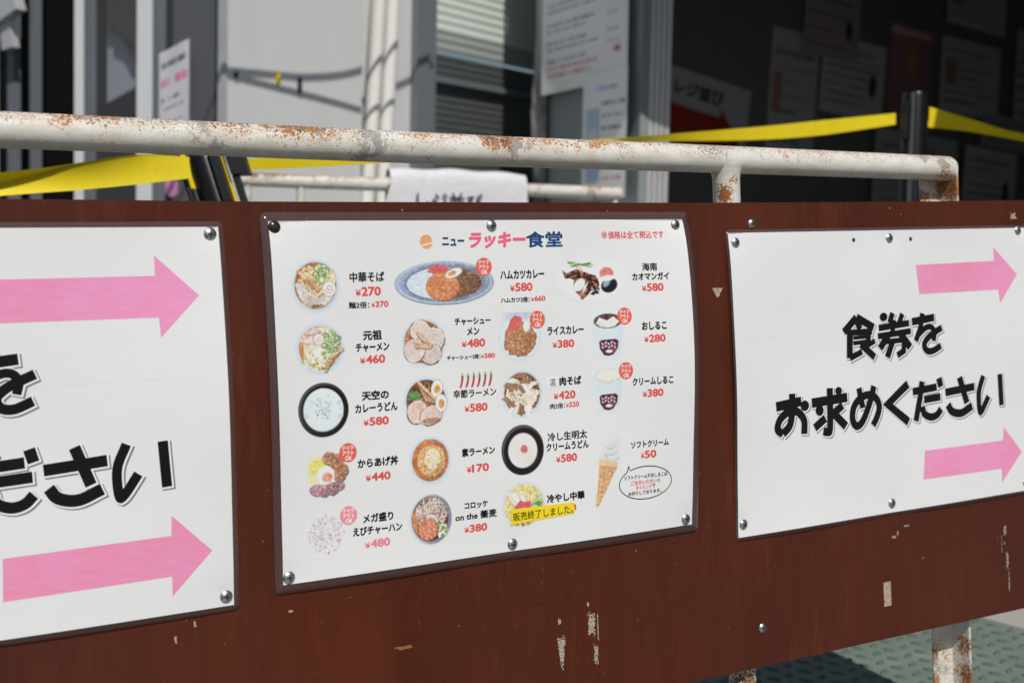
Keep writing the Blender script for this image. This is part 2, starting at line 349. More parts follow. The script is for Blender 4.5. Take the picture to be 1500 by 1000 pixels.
def splotch(u0, v0, wd_, ht, seed, thr=.45, mi=1, fr=.35, cell=.45, shape=None):
    bm_.m = mi
    nu, nv = int(wd_ / cell), int(ht / cell)
    for i in range(nu):
        for j in range(nv):
            a = (i + .5) / nu * 2 - 1; b = (j + .5) / nv * 2 - 1
            e = max(abs(a), abs(b)) if shape is None else shape(a, b)
            val = float(fbm(i * cell * fr, j * cell * fr, seed)) + .45 * (1 - e ** 3) - .3 if mi != 4 else 1.
            if e < 1 and val > thr:
                u = u0 + i * cell - wd_ / 2; v = v0 + j * cell - ht / 2
                bm_.add([bp(u, v, .15), bp(u, v + cell, .15), bp(u + cell, v + cell, .15), bp(u + cell, v, .15)], [(0, 1, 2, 3)])
    bm_.m = 0
tri = lambda a, b: max(abs(a) + .45 * (b + 1) * .9, abs(b))
splotch(252.6, -75, 14, 9, 3, .12, 1, .4, .45, lambda a, b: max(abs(b), abs(a) / max(.05, 1 - .42 * (b + 1))))
splotch(472, 251, 11, 26, 5, .13, 1)
splotch(56, 246, 9, 34, 11, .40, 2, .8, .45, lambda a, b: max(abs(b), abs(a) / max(.12, .9 - .45 * (b + .4))))
splotch(55, 216, 4, 7, 12, .3, 2)
splotch(90, 224, 9, 26, 14, .44, 2, .7); splotch(97, 228, 1.2, 26, 15, .3, 2, .9); splotch(94, 252, 6, 22, 17, .50, 2, .9); splotch(87, 205, 3, 7, 12, .35, 2)
splotch(-103, 214, 19, 3.2, 19, .34, 5, .5)
splotch(484, 192, 6, 3.5, 21, .42, 2, .7); splotch(490, 189, 2, 6, 23, .42, 2, .7); splotch(504, 182, 9, 1.8, 22, .46, 2, .5)
splotch(661, 206, 5, 12, 25, .40, 2, .7); splotch(660, 220, 3, 5, 24, .4, 2, .7); splotch(664, 240, 4.5, 22, 26, .47, 2, .9); splotch(666, 264, 2.5, 28, 36, .52, 2, 1.2); splotch(655, 222, 1.2, 22, 37, .5, 2, 1.); splotch(697, 218, 5, 26, 27, .44, 2, .7)
splotch(-204, 168, 4, 2, 29, .3, 1, .6); splotch(-300, 176, 2, 6, 30, .3, 1, .6); splotch(-284, 166, 2, 5, 31, .3, 1, .6); splotch(690, -148, 12, 8, 33, .42, 1, .5)
for q in range(24):
    splotch(rnd.uniform(-420, 720), rnd.choice([rnd.uniform(150, 290), rnd.uniform(-160, -145), rnd.uniform(-140, 150)]), rnd.uniform(.7, 2.0), rnd.uniform(.7, 1.8), 40 + q, .28, rnd.choice([1, 2]), .9)
for u, v in ((33, 196), (65, 196)): splotch(u, v, 6, 1.8, 71, .1, 4)
for u, v in ((697, -155), (42, 212)): splotch(u, v, 3.4, 3.4, 72, .1, 4, shape=lambda a, b: math.hypot(a, b))
panel = bm_.build('brown_board', [M_BOARD, M_CHIP, M_CHIPW, M_EDGE, M_HOLE, M_SCUFF], barrier)

# ------------------------------------------------------------------ screws
def screw_mesh(name, P, U, V, NN, r=5.4, h=2.3, rot=.3):
    m = MB(); Rs = (r * r + h * h) / (2 * h); vs = [P + NN * h * .001]; fs = []
    nr, ns = 7, 24
    for i in range(1, nr + 1):
        th = math.asin(r / Rs) * i / nr
        for k in range(ns):
            a = 2 * math.pi * k / ns
            vs.append(P + (U * math.cos(a) + V * math.sin(a)) * Rs * math.sin(th) * .001 + NN * (Rs * math.cos(th) - Rs + h) * .001)
    for k in range(ns):
        vs.append(P + (U * math.cos(2 * math.pi * k / ns) + V * math.sin(2 * math.pi * k / ns)) * r * .98 * .001 - NN * .0008)
    for k in range(ns): fs.append((0, 1 + (k + 1) % ns, 1 + k))
    for i in range(nr):
        for k in range(ns): fs.append((1 + i * ns + k, 1 + i * ns + (k + 1) % ns, 1 + (i + 1) * ns + (k + 1) % ns, 1 + (i + 1) * ns + k))
    m.add(vs, fs, True)
    return m
def cross_recess(P, U, V, NN, h, rot):
    m = MB(); a = U * math.cos(rot) + V * math.sin(rot); b = -U * math.sin(rot) + V * math.cos(rot)
    for x, y, z in ((a, b, .12), (b, a, .16)):
        o = P + NN * (h - .55) * .001
        vs = [o + (x * sx * 2.1 + y * sy * .5) * .001 for sx, sy in ((-1, -1), (1, -1), (1, 1), (-1, 1))]
        vt = [P + NN * (h + z - abs(sx) * .42) * .001 + (x * sx * 2.5 + y * sy * .62) * .001 for sx, sy in ((-1, -1), (0, -1), (1, -1), (1, 1), (0, 1), (-1, 1))]
        m.add(vt, [(0, 1, 4, 5), (1, 2, 3, 4)])
    return m
def screw(parent, P, mat_=None, rot=None, r=5.4, tilt=0):
    rot = rnd.uniform(0, 1.5) if rot is None else rot
    tl = Vector((rnd.uniform(-.06, .06), rnd.uniform(-.06, .06))); NN_ = (BN + BU * tl.x + BV * tl.y).normalized()
    o = screw_mesh('screw', P, BU, -BV, NN_, r).build('screw', mat_ or M_STEEL, parent)
    if parent.parent is None: cross_recess(P, BU, -BV, NN_, 2.3, rot).build('recess', M_RECESS, o)
    else:
        q = cross_recess(P, BU, -BV, NN_, 2.3, rot)
        b0 = len(o.data.vertices)
        me = pydata('screw', [v.co for v in o.data.vertices] + q.v, [list(p_.vertices) for p_ in o.data.polygons] + [[i + b0 for i in f] for f in q.f])
        ns_ = len(o.data.polygons); me.polygons.foreach_set('use_smooth', [True] * ns_ + [False] * len(q.f)); me.polygons.foreach_set('material_index', [0] * ns_ + [1] * len(q.f))
        me.materials.append(mat_ or M_STEEL); me.materials.append(M_RECESS); o.data = me
    return o
for u, v in ((299.1, -141.2), (296.3, 259.6)): screw(panel, bp(u, v, 0.2), r=5.0)

# ------------------------------------------------------------------ printed sheets
class Sheet:
    """a laminated sheet screwed to the board; P(u,v,h) gives a point h mm above its surface"""
    def __init__(s, u0, v0, ang, W, H, lift, bulges, margin, name, label, mats=None):
        s.u0, s.v0, s.W, s.H, s.lift, s.bul = u0, v0, W, H, lift, bulges
        s.ca, s.sa = math.cos(ang), math.sin(ang); s.margin = margin
        s.scr = []; s.off = 0.
        s.root = empty(name, s.P(W / 2, H, -lift), label, 'sign')
    def z(s, u, v):
        H = s.H; vv = min(max(v / H, 0.), 1.); z = s.lift
        b = s.bul
        z += b[0] * math.sin(math.pi * vv ** b[4]) * math.exp(-max(u, 0) / 45.) + b[1] * math.sin(math.pi * vv ** b[4]) * math.exp(-max(s.W - u, 0) / 55.)
        uu = u / s.W
        z += b[2] * abs(math.sin(2 * math.pi * uu)) * math.exp(-max(v, 0) / 25.) + b[3] * abs(math.sin(2 * math.pi * uu)) * math.exp(-max(H - v, 0) / 25.)
        for a_, b_ in s.scr:
            d2 = (u - a_) ** 2 + (v - b_) ** 2
            if d2 < 1600: z -= .75 * math.exp(-d2 / 130.)
        z += .35 * (math.sin(u * .031 + v * .017) + math.sin(v * .041 - u * .013 + 1.3))
        return max(z, .55)
    def P(s, u, v, h=0.):
        v -= s.off                          # the print is measured from a little above the paper's edge
        z = s.z(u, v) + h
        return bp(s.u0 + u * s.ca - v * s.sa, s.v0 + u * s.sa + v * s.ca, z)
    def grid(s, u0, u1, v0, v1, h, nu, nv):
        vs = [s.P(u0 + (u1 - u0) * i / nu, v0 + (v1 - v0) * j / nv, h) for j in range(nv + 1) for i in range(nu + 1)]
        fs = [(j * (nu + 1) + i, (j + 1) * (nu + 1) + i, (j + 1) * (nu + 1) + i + 1, j * (nu + 1) + i + 1) for j in range(nv) for i in range(nu)]
        return vs, fs
    def sheets(s, marks=()):
        off, s.off = s.off, 0.
        m = MB(); vs, fs = s.grid(0, s.W, 0, s.H, 0, 120, 86); m.add(vs, fs, True); m.m = 1
        rg = random.Random(int(s.W + s.u0))
        for _ in range(26):                     # fine scratches and specks in the film
            u_, v_ = rg.uniform(10, s.W - 10), rg.uniform(12, s.H - 12); L = rg.choice([.8, 1.2, 3., 8.]); t_ = rg.uniform(.3, .7) if L < 2 else .22; a_ = rg.uniform(-.3, .1)
            m.add([s.P(u_ + x * math.cos(a_) - y * math.sin(a_), v_ + x * math.sin(a_) + y * math.cos(a_), .03) for x, y in ((0, 0), (0, t_), (L, t_), (L, 0))], [(0, 1, 2, 3)])
        for u_, v_, L in marks:
            k = int(L / 6); m.add([s.P(u_ + 6 * i, v_ + .8 * math.sin(i * .31) + (.3 if j else 0), .02) for i in range(k) for j in (0, 1)], [(2 * i, 2 * i + 1, 2 * i + 3, 2 * i + 2) for i in range(k - 1)])
        s.paper = m.build('paper', [M_PAPER, M_SCR], s.root)
        g = s.margin; l = MB(); rr = 5.
        a = l
        # laminate: a rounded rectangle of film just under the paper, wider than it, with a thin edge
        def outline(k, d):
            pts = []
            for cx, cy, a0 in ((s.W + g - rr, -g + rr, -90), (s.W + g - rr, s.H + g - rr, 0), (-g + rr, s.H + g - rr, 90), (-g + rr, -g + rr, 180)):
                for q in range(7):
                    an = math.radians(a0 + 15 * q); pts.append((cx + (rr + d) * math.cos(an), cy + (rr + d) * math.sin(an)))
            return pts
        def dense(pts):
            o = []
            for i, p_ in enumerate(pts):
                q = pts[(i + 1) % len(pts)]; L = math.hypot(q[0] - p_[0], q[1] - p_[1]); k = max(1, int(L / 9))
                for t_ in range(k): o.append((p_[0] + (q[0] - p_[0]) * t_ / k, p_[1] + (q[1] - p_[1]) * t_ / k))
            return o
        out = dense(outline(0, 0)); inn = [(min(max(x, 1.5), s.W - 1.5), min(max(y, 1.5), s.H - 1.5)) for x, y in out]
        lo_ = [s.P(x, y, -.12) for x, y in out]; li = [s.P(x, y, -.12) for x, y in inn]; ld = [s.P(x, y, -.32) for x, y in out]
        k = len(out)
        l.add(lo_ + li + ld, [(i, i + k, (i + 1) % k + k, (i + 1) % k) for i in range(k)] + [(i, (i + 1) % k, (i + 1) % k + 2 * k, i + 2 * k) for i in range(k)], True)
        l.build('laminate', M_LAM, s.root); s.off = off
    def poly(s, pts, name, m, h=.06, sub=10.):
        bm = bmesh.new(); bm.faces.new([bm.verts.new((x, -y, 0)) for x, y in pts])
        bmesh.ops.triangulate(bm, faces=bm.faces)
        for _ in range(4):
            es = [e for e in bm.edges if e.calc_length() > sub]
            if es: bmesh.ops.subdivide_edges(bm, edges=es, cuts=1)
            bmesh.ops.triangulate(bm, faces=[f for f in bm.faces if len(f.verts) > 3])
        q = MB(); ix = {v: i for i, v in enumerate(bm.verts)}
        q.add([s.P(v.co.x, -v.co.y, h) for v in bm.verts], [[ix[v] for v in f.verts] for f in bm.faces]); bm.free()
        return q.build(name, m, s.root)

# --- lettering: Blender's own text outlines turned into flat meshes
_jobs = []
def text_mesh(body):
    cu = bpy.data.curves.new('text', 'FONT'); cu.body = body; cu.size = 1.; cu.resolution_u = 3
    o = bpy.data.objects.new('text', cu); COL.objects.link(o); return o
class Texts:
    def __init__(s): s.c = {}
    def prepare(s, bodies):
        obs = [(b, text_mesh(b)) for b in dict.fromkeys(bodies)]
        bpy.context.view_layer.update(); dg = bpy.context.evaluated_depsgraph_get()
        for b, o in obs:
            me = bpy.data.meshes.new_from_object(o.evaluated_get(dg))
            v = np.empty(len(me.vertices) * 3); me.vertices.foreach_get('co', v); v = v.reshape(-1, 3)[:, :2]
            s.c[b] = (v, [list(p_.vertices) for p_ in me.polygons])
            cu = o.data; bpy.data.objects.remove(o); bpy.data.meshes.remove(me); bpy.data.curves.remove(cu)
TX = Texts()
def bold_text(body, cu_, cv_, wd_, ht, bold=.03, shear=0., n=10, z0=0., rot=0.):
    """verts as (u, v, h) with the text's box fitted to wd_ x ht around cu_,cv_"""
    v, f = TX.c[body]; v = v.copy()
    lo_, hi = v.min(0), v.max(0); ex = hi - lo_
    em = max(ex[1], .01)
    b = bold * .9
    sx = wd_ / (ex[0] + 2 * b); sy = ht / (ex[1] + 2 * b)
    v = (v - (lo_ + hi) / 2)
    vs = []; fs = []
    offs = [(0, 0)] + ([(b * math.cos(2 * math.pi * k / n), b * math.sin(2 * math.pi * k / n)) for k in range(n)] if b > 0 else [])
    for k, (ox, oy) in enumerate(offs):
        o = len(vs)
        x = (v[:, 0] + ox) * sx; y = (v[:, 1] + oy) * sy
        x = x + shear * y
        if rot: x, y = x * math.cos(rot) - y * math.sin(rot), x * math.sin(rot) + y * math.cos(rot)
        vs += [(cu_ + a, cv_ - c_, z0 + .002 * k) for a, c_ in zip(x, y)]
        fs += [[i + o for i in q] for q in f]
    return vs, fs
def put_text(sh, name, m, *args, h=.08, parent=None, **kw):
    vs, fs = bold_text(*args, **kw)
    q = MB(); q.add([sh.P(a, b, h + c_) for a, b, c_ in vs], fs)
    return q.build(name, m, parent or sh.root)

# --- pictures: painted into the points of a fine grid
class Pic:
    def __init__(s, a, b, ext=1.0, cell=.5):
        s.a, s.b, s.ext = a, b, ext
        s.nx = int(2 * a * ext / cell) + 1; s.ny = int(2 * b * ext / cell) + 1
        gx = np.linspace(-ext, ext, s.nx); gy = np.linspace(-ext, ext, s.ny); s.X, s.Y = np.meshgrid(gx, gy)
        s.c = np.zeros((s.ny, s.nx, 3)); s.c[:] = (222, 222, 222); s.A = np.zeros((s.ny, s.nx)); s.asp = a / b; s.rg = random.Random(1)
        s.sd = 0
    def put(s, mask, col, var=0., fr=8., al=True):
        mask = np.clip(mask, 0, 1)[..., None]; col = np.asarray(col, float)
        cc = np.broadcast_to(col, s.c.shape)
        if var:
            s.sd += 1
            q = (fbm(s.X * fr + 50, s.Y * fr / s.asp + 50, s.sd * 3 + s.nx) - .5) * 2
            cc = cc * (1 + var * q[..., None])
        s.c = s.c * (1 - mask) + cc * mask
        if al: s.A = np.maximum(s.A, mask[..., 0])
    def E(s, cx, cy, rx, ry, rot=0., soft=.04, wob=0.):
        dx, dy = s.X - cx, (s.Y - cy)
        c_, q = math.cos(rot), math.sin(rot); u = (dx * c_ + dy * q) / rx; v = (-dx * q + dy * c_) / ry
        r = np.hypot(u, v)
        if wob:
            s.sd += 1; r = r * (1 + wob * (fbm(s.X * 4 + 30 * s.sd, s.Y * 4 + 9, s.sd) - .5) * 2)
        return np.clip((1 - r) * min(rx, ry) / soft + .5, 0, 1)
    def ell(s, cx, cy, rx, ry, col, rot=0., soft=.04, wob=0., var=0., fr=8., al=True): s.put(s.E(cx, cy, rx, ry, rot, soft, wob), col, var, fr, al)
    def line(s, pts, wd_, col, var=0., soft=.03, clip=None):
        d = np.full(s.X.shape, 9.)
        for (x0, y0), (x1, y1) in zip(pts, pts[1:]):
            vx, vy = x1 - x0, y1 - y0; L = vx * vx + vy * vy + 1e-9
            t_ = np.clip(((s.X - x0) * vx + (s.Y - y0) * vy) / L, 0, 1); d = np.minimum(d, np.hypot(s.X - x0 - t_ * vx, s.Y - y0 - t_ * vy))
        m = np.clip((wd_ / 2 - d) / soft + .5, 0, 1)
        if clip is not None: m = m * clip
        s.put(m, col, var)
    def strands(s, k, cx, cy, rx, ry, cols, wd_=.035, clip=None, length=.9, bend=1.6):
        for _ in range(k):
            a = s.rg.uniform(0, 6.28); r = math.sqrt(s.rg.random()); x = cx + rx * r * math.cos(a); y = cy + ry * r * math.sin(a)
            th = s.rg.uniform(0, 6.28); bd = s.rg.uniform(-bend, bend); pts = [(x, y)]
            for q in range(5):
                th += bd / 5; x += length / 5 * math.cos(th); y += length / 5 * math.sin(th); pts.append((x, y))
            c_ = np.array(s.rg.choice(cols), float) * s.rg.uniform(.86, 1.08)
            s.line(pts, wd_, c_, clip=s.E(cx, cy, rx * 1.05, ry * 1.05) * (1 if clip is None else clip))
    def specks(s, k, cx, cy, rx, ry, cols, r0=.02, r1=.05):
        for _ in range(k):
            a = s.rg.uniform(0, 6.28); r = math.sqrt(s.rg.random()); q = s.rg.uniform(r0, r1)
            s.ell(cx + rx * r * math.cos(a), cy + ry * r * math.sin(a), q, q * s.rg.uniform(.5, 1.4), s.rg.choice(cols), s.rg.uniform(0, 3), .02)
    def poly(s, pts, col, var=0., soft=.03, fr=8.):
        inside = np.zeros(s.X.shape, bool); d = np.full(s.X.shape, 9.); k = len(pts)
        for i in range(k):
            (x0, y0), (x1, y1) = pts[i], pts[(i + 1) % k]
            cr = ((y0 > s.Y) != (y1 > s.Y)) & (s.X < (x1 - x0) * (s.Y - y0) / (y1 - y0 + 1e-12) + x0); inside ^= cr
            vx, vy = x1 - x0, y1 - y0; L = vx * vx + vy * vy + 1e-9
            t_ = np.clip(((s.X - x0) * vx + (s.Y - y0) * vy) / L, 0, 1); d = np.minimum(d, np.hypot(s.X - x0 - t_ * vx, s.Y - y0 - t_ * vy))
        s.put(np.clip(np.where(inside, d, -d) / soft + .5, 0, 1), col, var, fr)
    def mesh(s, Pf, name, m, parent):
        keep = s.A > .02
        V = np.empty((s.ny, s.nx), int); V[:] = -1
        cell = keep[:-1, :-1] | keep[1:, :-1] | keep[:-1, 1:] | keep[1:, 1:]
        need = np.zeros_like(keep); need[:-1, :-1] |= cell; need[1:, :-1] |= cell; need[:-1, 1:] |= cell; need[1:, 1:] |= cell
        idx = np.argwhere(need); V[need] = np.arange(len(idx))
        vs = [Pf(s.X[j, i], s.Y[j, i]) for j, i in idx]
        jj, ii = np.nonzero(cell)
        fs = np.stack([V[jj, ii], V[jj + 1, ii], V[jj + 1, ii + 1], V[jj, ii + 1]], 1).tolist()
        me = pydata(name, vs, fs, True)
        dk = (np.clip((226 - s.c.mean(2)) / 60, 0, 1) * np.clip((s.c.max(2) - s.c.min(2)) / 50, .15, 1))[..., None]; sx_, sy_ = s.X * s.a, s.Y * s.b
        tx = (fbm(sx_ * .55 + 90, sy_ * .55 + 90, 77) - .5) * .34 + (fbm(sx_ * 1.1 + 90, sy_ * 1.1 + 40, 78) - .5) * .42 - .10 * (s.X * .6 + s.Y * .4)
        if not (s.a > 1 and s.a < 7): s.c = np.clip(s.c * (1 + tx[..., None] * dk), 0, 255)
        g_ = s.c.mean(2, keepdims=True); cc = np.clip(g_ + (s.c - g_) * .84, 0, 255); cc = cc + (224 - cc) * (.09 * (cc.mean(2, keepdims=True) > 60))
        cl = np.clip(s2l(cc) * KP, 0, .85)[need]
        at2 = me.attributes.new('Col', 'FLOAT_COLOR', 'POINT')
        at2.data.foreach_set('color', np.concatenate([cl, np.ones((len(cl), 1))], 1).astype(np.float32).ravel())
        return link(name, me, parent, (m,))

NOOD = [(232, 206, 150), (222, 190, 128), (240, 222, 176)]
RIM = (198, 216, 232)
def bowl(p, soup=(150, 84, 44), rim=RIM, ri=.86, cy=-.02, var=.25):
    p.ell(0, 0, 1, 1, rim, soft=.06); p.ell(0, cy, ri + .04, ri + .04, (188, 204, 218), soft=.08); p.ell(0, cy, ri, ri, soup, var=var, fr=5)
    return p.E(0, cy, ri, ri)
def egg(p, x, y, rx, ry, rot):
    p.ell(x, y, rx * 1.08, ry * 1.08, (170, 150, 130), rot); p.ell(x, y, rx, ry, (236, 234, 228), rot, var=.05); p.ell(x + .01, y + .03, rx * .55, ry * .52, (226, 150, 62), rot, soft=.08, var=.15)
def scallion(p, k, cx, cy, rx, ry):
    for _ in range(k):
        a = p.rg.uniform(0, 6.28); r = math.sqrt(p.rg.random()); x, y = cx + rx * r * math.cos(a), cy + ry * r * math.sin(a); q = p.rg.uniform(.06, .12)
        p.ell(x, y, q, q * .85, p.rg.choice([(120, 158, 76), (150, 184, 104), (92, 130, 60)]), var=.2); p.ell(x, y, q * .6, q * .5, (206, 222, 176), var=.1)
def chashu(p, x, y, rx, ry, rot=0., base=(222, 208, 198)):
    p.ell(x, y + .02, rx * 1.06, ry * 1.06, (120, 72, 44), rot, wob=.1); p.ell(x, y, rx, ry, base, rot, wob=.12, var=.12, fr=7)
    for k in (.78, .5, .25):
        m = p.E(x, y, rx * k, ry * k, rot, .05, .15) * (1 - p.E(x, y, rx * (k - .14), ry * (k - .14), rot, .05, .15))
        p.put(m * .55, (206, 166, 156))
def naruto(p, x, y, r):
    p.ell(x, y, r * 1.08, r * 1.08, (170, 150, 140)); p.ell(x, y, r, r, (238, 232, 232), var=.04)
    pts = [(x + r * .09 * k ** .75 * math.cos(k * .62), y + r * .09 * k ** .75 * math.sin(k * .62)) for k in range(16)]
    p.line(pts, r * .16, (232, 150, 178))
def menma(p, x, y, L, wd_, a, col=(206, 150, 104)):
    dx, dy = math.cos(a) * L / 2, math.sin(a) * L / 2
    p.line([(x - dx, y - dy + .02), (x + dx, y + dy + .02)], wd_ * 1.25, (122, 76, 46)); p.line([(x - dx, y - dy), (x + dx, y + dy)], wd_, col, var=.15)

def d_shoyu(p):
    c = bowl(p, (158, 88, 46)); p.strands(90, .0, .1, .75, .72, NOOD, .035, c)
    p.poly([(-.85, -.12), (-.55, -.12), (-.25, .25), (.1, .45), (.45, .35), (.62, .2), (.72, .42), (.5, .7), (.1, .75), (-.3, .72), (-.65, .45)], (212, 203, 200), var=.22, fr=6)
    p.poly([(-.6, .1), (-.3, .3), (0, .5), (-.1, .6), (-.45, .45)], (198, 176, 170), var=.2)
    for x, y, a in ((-.45, -.35, .75), (-.32, -.2, .85), (-.18, -.42, 1.35), (-.1, -.08, .9)): menma(p, x, y, .62, .12, a)
    p.strands(30, -.3, -.5, .35, .25, [(236, 220, 160)], .03, c)
    scallion(p, 34, .28, -.42, .34, .34); p.ell(.27, -.22, .15, .13, (140, 178, 92)); p.ell(.27, -.22, .09, .08, (222, 232, 196))
    p.ell(.62, -.1, .2, .5, (226, 206, 150), .25, var=.25); p.strands(24, .62, -.25, .2, .4, [(240, 226, 180), (214, 186, 128)], .03, c)
    naruto(p, .56, .12, .27); p.strands(40, .2, .78, .5, .1, [(226, 180, 110), (120, 64, 30)], .03, c, .4)
def d_chaamen(p):
    c = bowl(p, (196, 118, 56), ri=.84); p.ell(.08, -.05, .74, .78, (226, 214, 178), var=.2); p.strands(60, .1, 0, .7, .7, [(240, 232, 206), (232, 214, 160), (214, 220, 170)], .035, c)
    p.strands(50, -.35, -.5, .45, .35, [(222, 184, 168), (206, 160, 142), (232, 210, 200)], .09, c, .5)
    scallion(p, 46, .45, -.25, .34, .42); p.ell(-.25, .5, .45, .32, (226, 222, 206), var=.2, wob=.2)
    p.specks(30, -.25, .45, .5, .35, [(236, 180, 80), (150, 170, 90), (240, 240, 232), (206, 190, 170)], .03, .07)
    naruto(p, -.03, -.36, .2); p.ell(-.05, .12, .17, .16, (240, 240, 240)); p.ell(.14, .2, .1, .08, (130, 170, 90))
    for k in range(5): menma(p, .38 + .07 * k, .62 - .1 * k, .6, .11, -1.0 + .12 * k, (226, 190, 136))
def d_white_udon(p):
    p.ell(0, 0, 1, 1, (22, 20, 22)); p.put(p.E(0, 0, .97, .97) * (1 - p.E(.03, .04, .95, .95)), (70, 70, 74)); p.ell(0, 0, .80, .80, (150, 160, 168)); p.ell(0, -.01, .79, .78, (214, 228, 235), var=.05, fr=4)
    p.put(p.E(-.1, .1, .7, .65, soft=.5) * .3, (228, 236, 240)); p.specks(70, 0, .0, .34, .34, [(150, 152, 156), (110, 108, 112), (176, 176, 176)], .012, .03)
    p.specks(30, .0, .02, .75, .75, [(196, 210, 220), (226, 236, 242)], .03, .09)
def lump(p, x, y, rx, ry, col, rot=0.):
    p.ell(x, y + .03, rx * 1.05, ry * 1.05, tuple(np.array(col) * .62), rot, wob=.2); p.ell(x, y, rx, ry, col, rot, wob=.25, var=.4, fr=9)
    p.specks(16, x, y, rx * .8, ry * .8, [tuple(np.clip(np.array(col) * q, 0, 255)) for q in (1.22, 1.12, .74, .84)], .03, .07)
def d_karaage(p):
    p.ell(.12, .1, .95, .9, (212, 222, 228), soft=.14); p.ell(.1, .05, .84, .8, (220, 224, 224))
    p.ell(-.4, -.3, .48, .42, (228, 214, 96), -.5, .2, var=.08); p.ell(-.62, .12, .3, .22, (226, 220, 160), 0, .15)
    for x, y, rx, ry in ((.12, -.66, .3, .27), (.45, -.55, .3, .26), (.42, -.2, .3, .28), (.7, -.12, .25, .28), (.55, .16, .26, .2)): lump(p, x, y, rx, ry, (182, 118, 84))
    for x, y, rx, ry in ((-.5, .62, .3, .24), (-.15, .66, .27, .26), (.22, .62, .28, .26), (.5, .52, .24, .22)): lump(p, x, y, rx, ry, (176, 122, 132))
    p.ell(-.08, .02, .40, .38, (236, 232, 230), wob=.1, var=.04); p.ell(-.02, .12, .22, .2, (232, 146, 116), soft=.1, var=.1); p.poly([(.0, .02), (.22, .05), (.12, .36)], (228, 120, 92))
def d_fried_rice(p):
    p.ell(0, 0, .95, .97, (224, 222, 225), soft=.2); p.ell(0, 0, .84, .86, (219, 214, 221), wob=.08, var=.05, fr=14)
    p.specks(230, 0, 0, .84, .84, [(212, 202, 213), (206, 192, 205), (228, 224, 228), (216, 211, 216), (232, 230, 232)], .03, .07)
    p.specks(70, 0, 0, .84, .86, [(158, 140, 164), (190, 134, 150), (150, 150, 166), (204, 160, 176)], .02, .045)
def d_curry_plate(p):
    p.ell(0, .02, 1, 1, (96, 108, 134), soft=.05); p.ell(0, 0, .985, .97, (176, 190, 210), soft=.04, var=.12, fr=3); p.ell(0, -.01, .93, .9, (130, 146, 176), var=.3, fr=3); p.ell(-.01, 0, .8, .78, (92, 106, 136), var=.2, fr=3); p.ell(0, .02, .78, .74, (150, 166, 196))
    w0 = p.E(0, .02, .76, .74)
    p.put(w0 * p.E(.42, .1, .55, .9, 0, .05, .12), (118, 72, 42), .3, 10); p.specks(70, .5, .05, .3, .5, [(150, 100, 64), (90, 52, 30), (176, 130, 92)], .012, .03)
    p.put(w0 * p.E(-.32, .0, .5, .8, .1, .05, .15), (206, 217, 230), .08, 12); p.specks(90, -.4, .0, .36, .6, [(226, 234, 242), (186, 200, 218)], .015, .03)
    p.poly([(-.36, -.5), (-.28, -.74), (-.12, -.86), (.05, -.72), (.1, -.5), (-.02, -.44), (-.2, -.4)], (212, 74, 74), var=.25, fr=14)
    p.ell(-.04, .19, .345, .66, (150, 78, 40), wob=.03); p.ell(-.05, .17, .335, .64, (216, 124, 70), wob=.05, var=.22, fr=22); p.specks(90, -.05, .17, .3, .6, [(236, 152, 96), (190, 96, 48), (228, 140, 84)], .015, .04)
    p.ell(.18, -.42, .145, .27, (176, 160, 140), .5); p.ell(.18, -.44, .13, .25, (238, 236, 232), .5); p.ell(.15, -.42, .075, .13, (228, 150, 62), .5, var=.1)
def d_chashu(p):
    c = bowl(p, (176, 96, 44)); p.strands(110, 0, 0, .8, .8, [(206, 140, 70), (224, 176, 104), (150, 78, 36)], .035, c)
    for x, y, rx, ry, r in ((-.12, -.48, .47, .42, .2), (.48, -.12, .44, .48, .0), (.32, .5, .46, .4, -.3), (-.42, .3, .46, .48, .3)): chashu(p, x, y, rx, ry, r)
    for x, y, a in ((-.02, -.18, .75), (.1, -.05, .65), (-.1, .05, .35), (-.02, .17, .1)): menma(p, x, y, .58, .13, a, (222, 176, 140))
def d_spicy(p):
    c = bowl(p, (110, 56, 34)); p.strands(60, -.1, .0, .75, .75, [(150, 90, 56), (96, 48, 30), (190, 140, 96)], .035, c)
    for k in range(4): p.line([(-.72, -.42 + .09 * k), (-.3, -.36 + .085 * k)], .09, (70 + 14 * (k % 2), 122 + 10 * (k % 2), 60), var=.2)
    for k in range(5): menma(p, -.12 + .1 * k, -.42 + .05 * k, .8, .12, 1.15 - .1 * k, (222, 176, 136))
    chashu(p, -.4, .38, .42, .48, .5, (224, 194, 178)); chashu(p, .2, .55, .5, .38, -.35, (230, 206, 194)); p.put(p.E(.2, .78, .42, .12) * .7, (176, 106, 76))
    egg(p, .5, -.5, .24, .34, .25); egg(p, .66, .1, .24, .34, .05)
def d_plain(p):
    c = bowl(p, (190, 106, 52)); p.strands(150, .05, .0, .62, .62, [(236, 190, 122), (246, 218, 168), (214, 150, 84), (226, 170, 100)], .035, c, .8, 2.6); p.strands(40, .1, -.05, .35, .4, [(250, 232, 196)], .035, c, .7, 2.4)
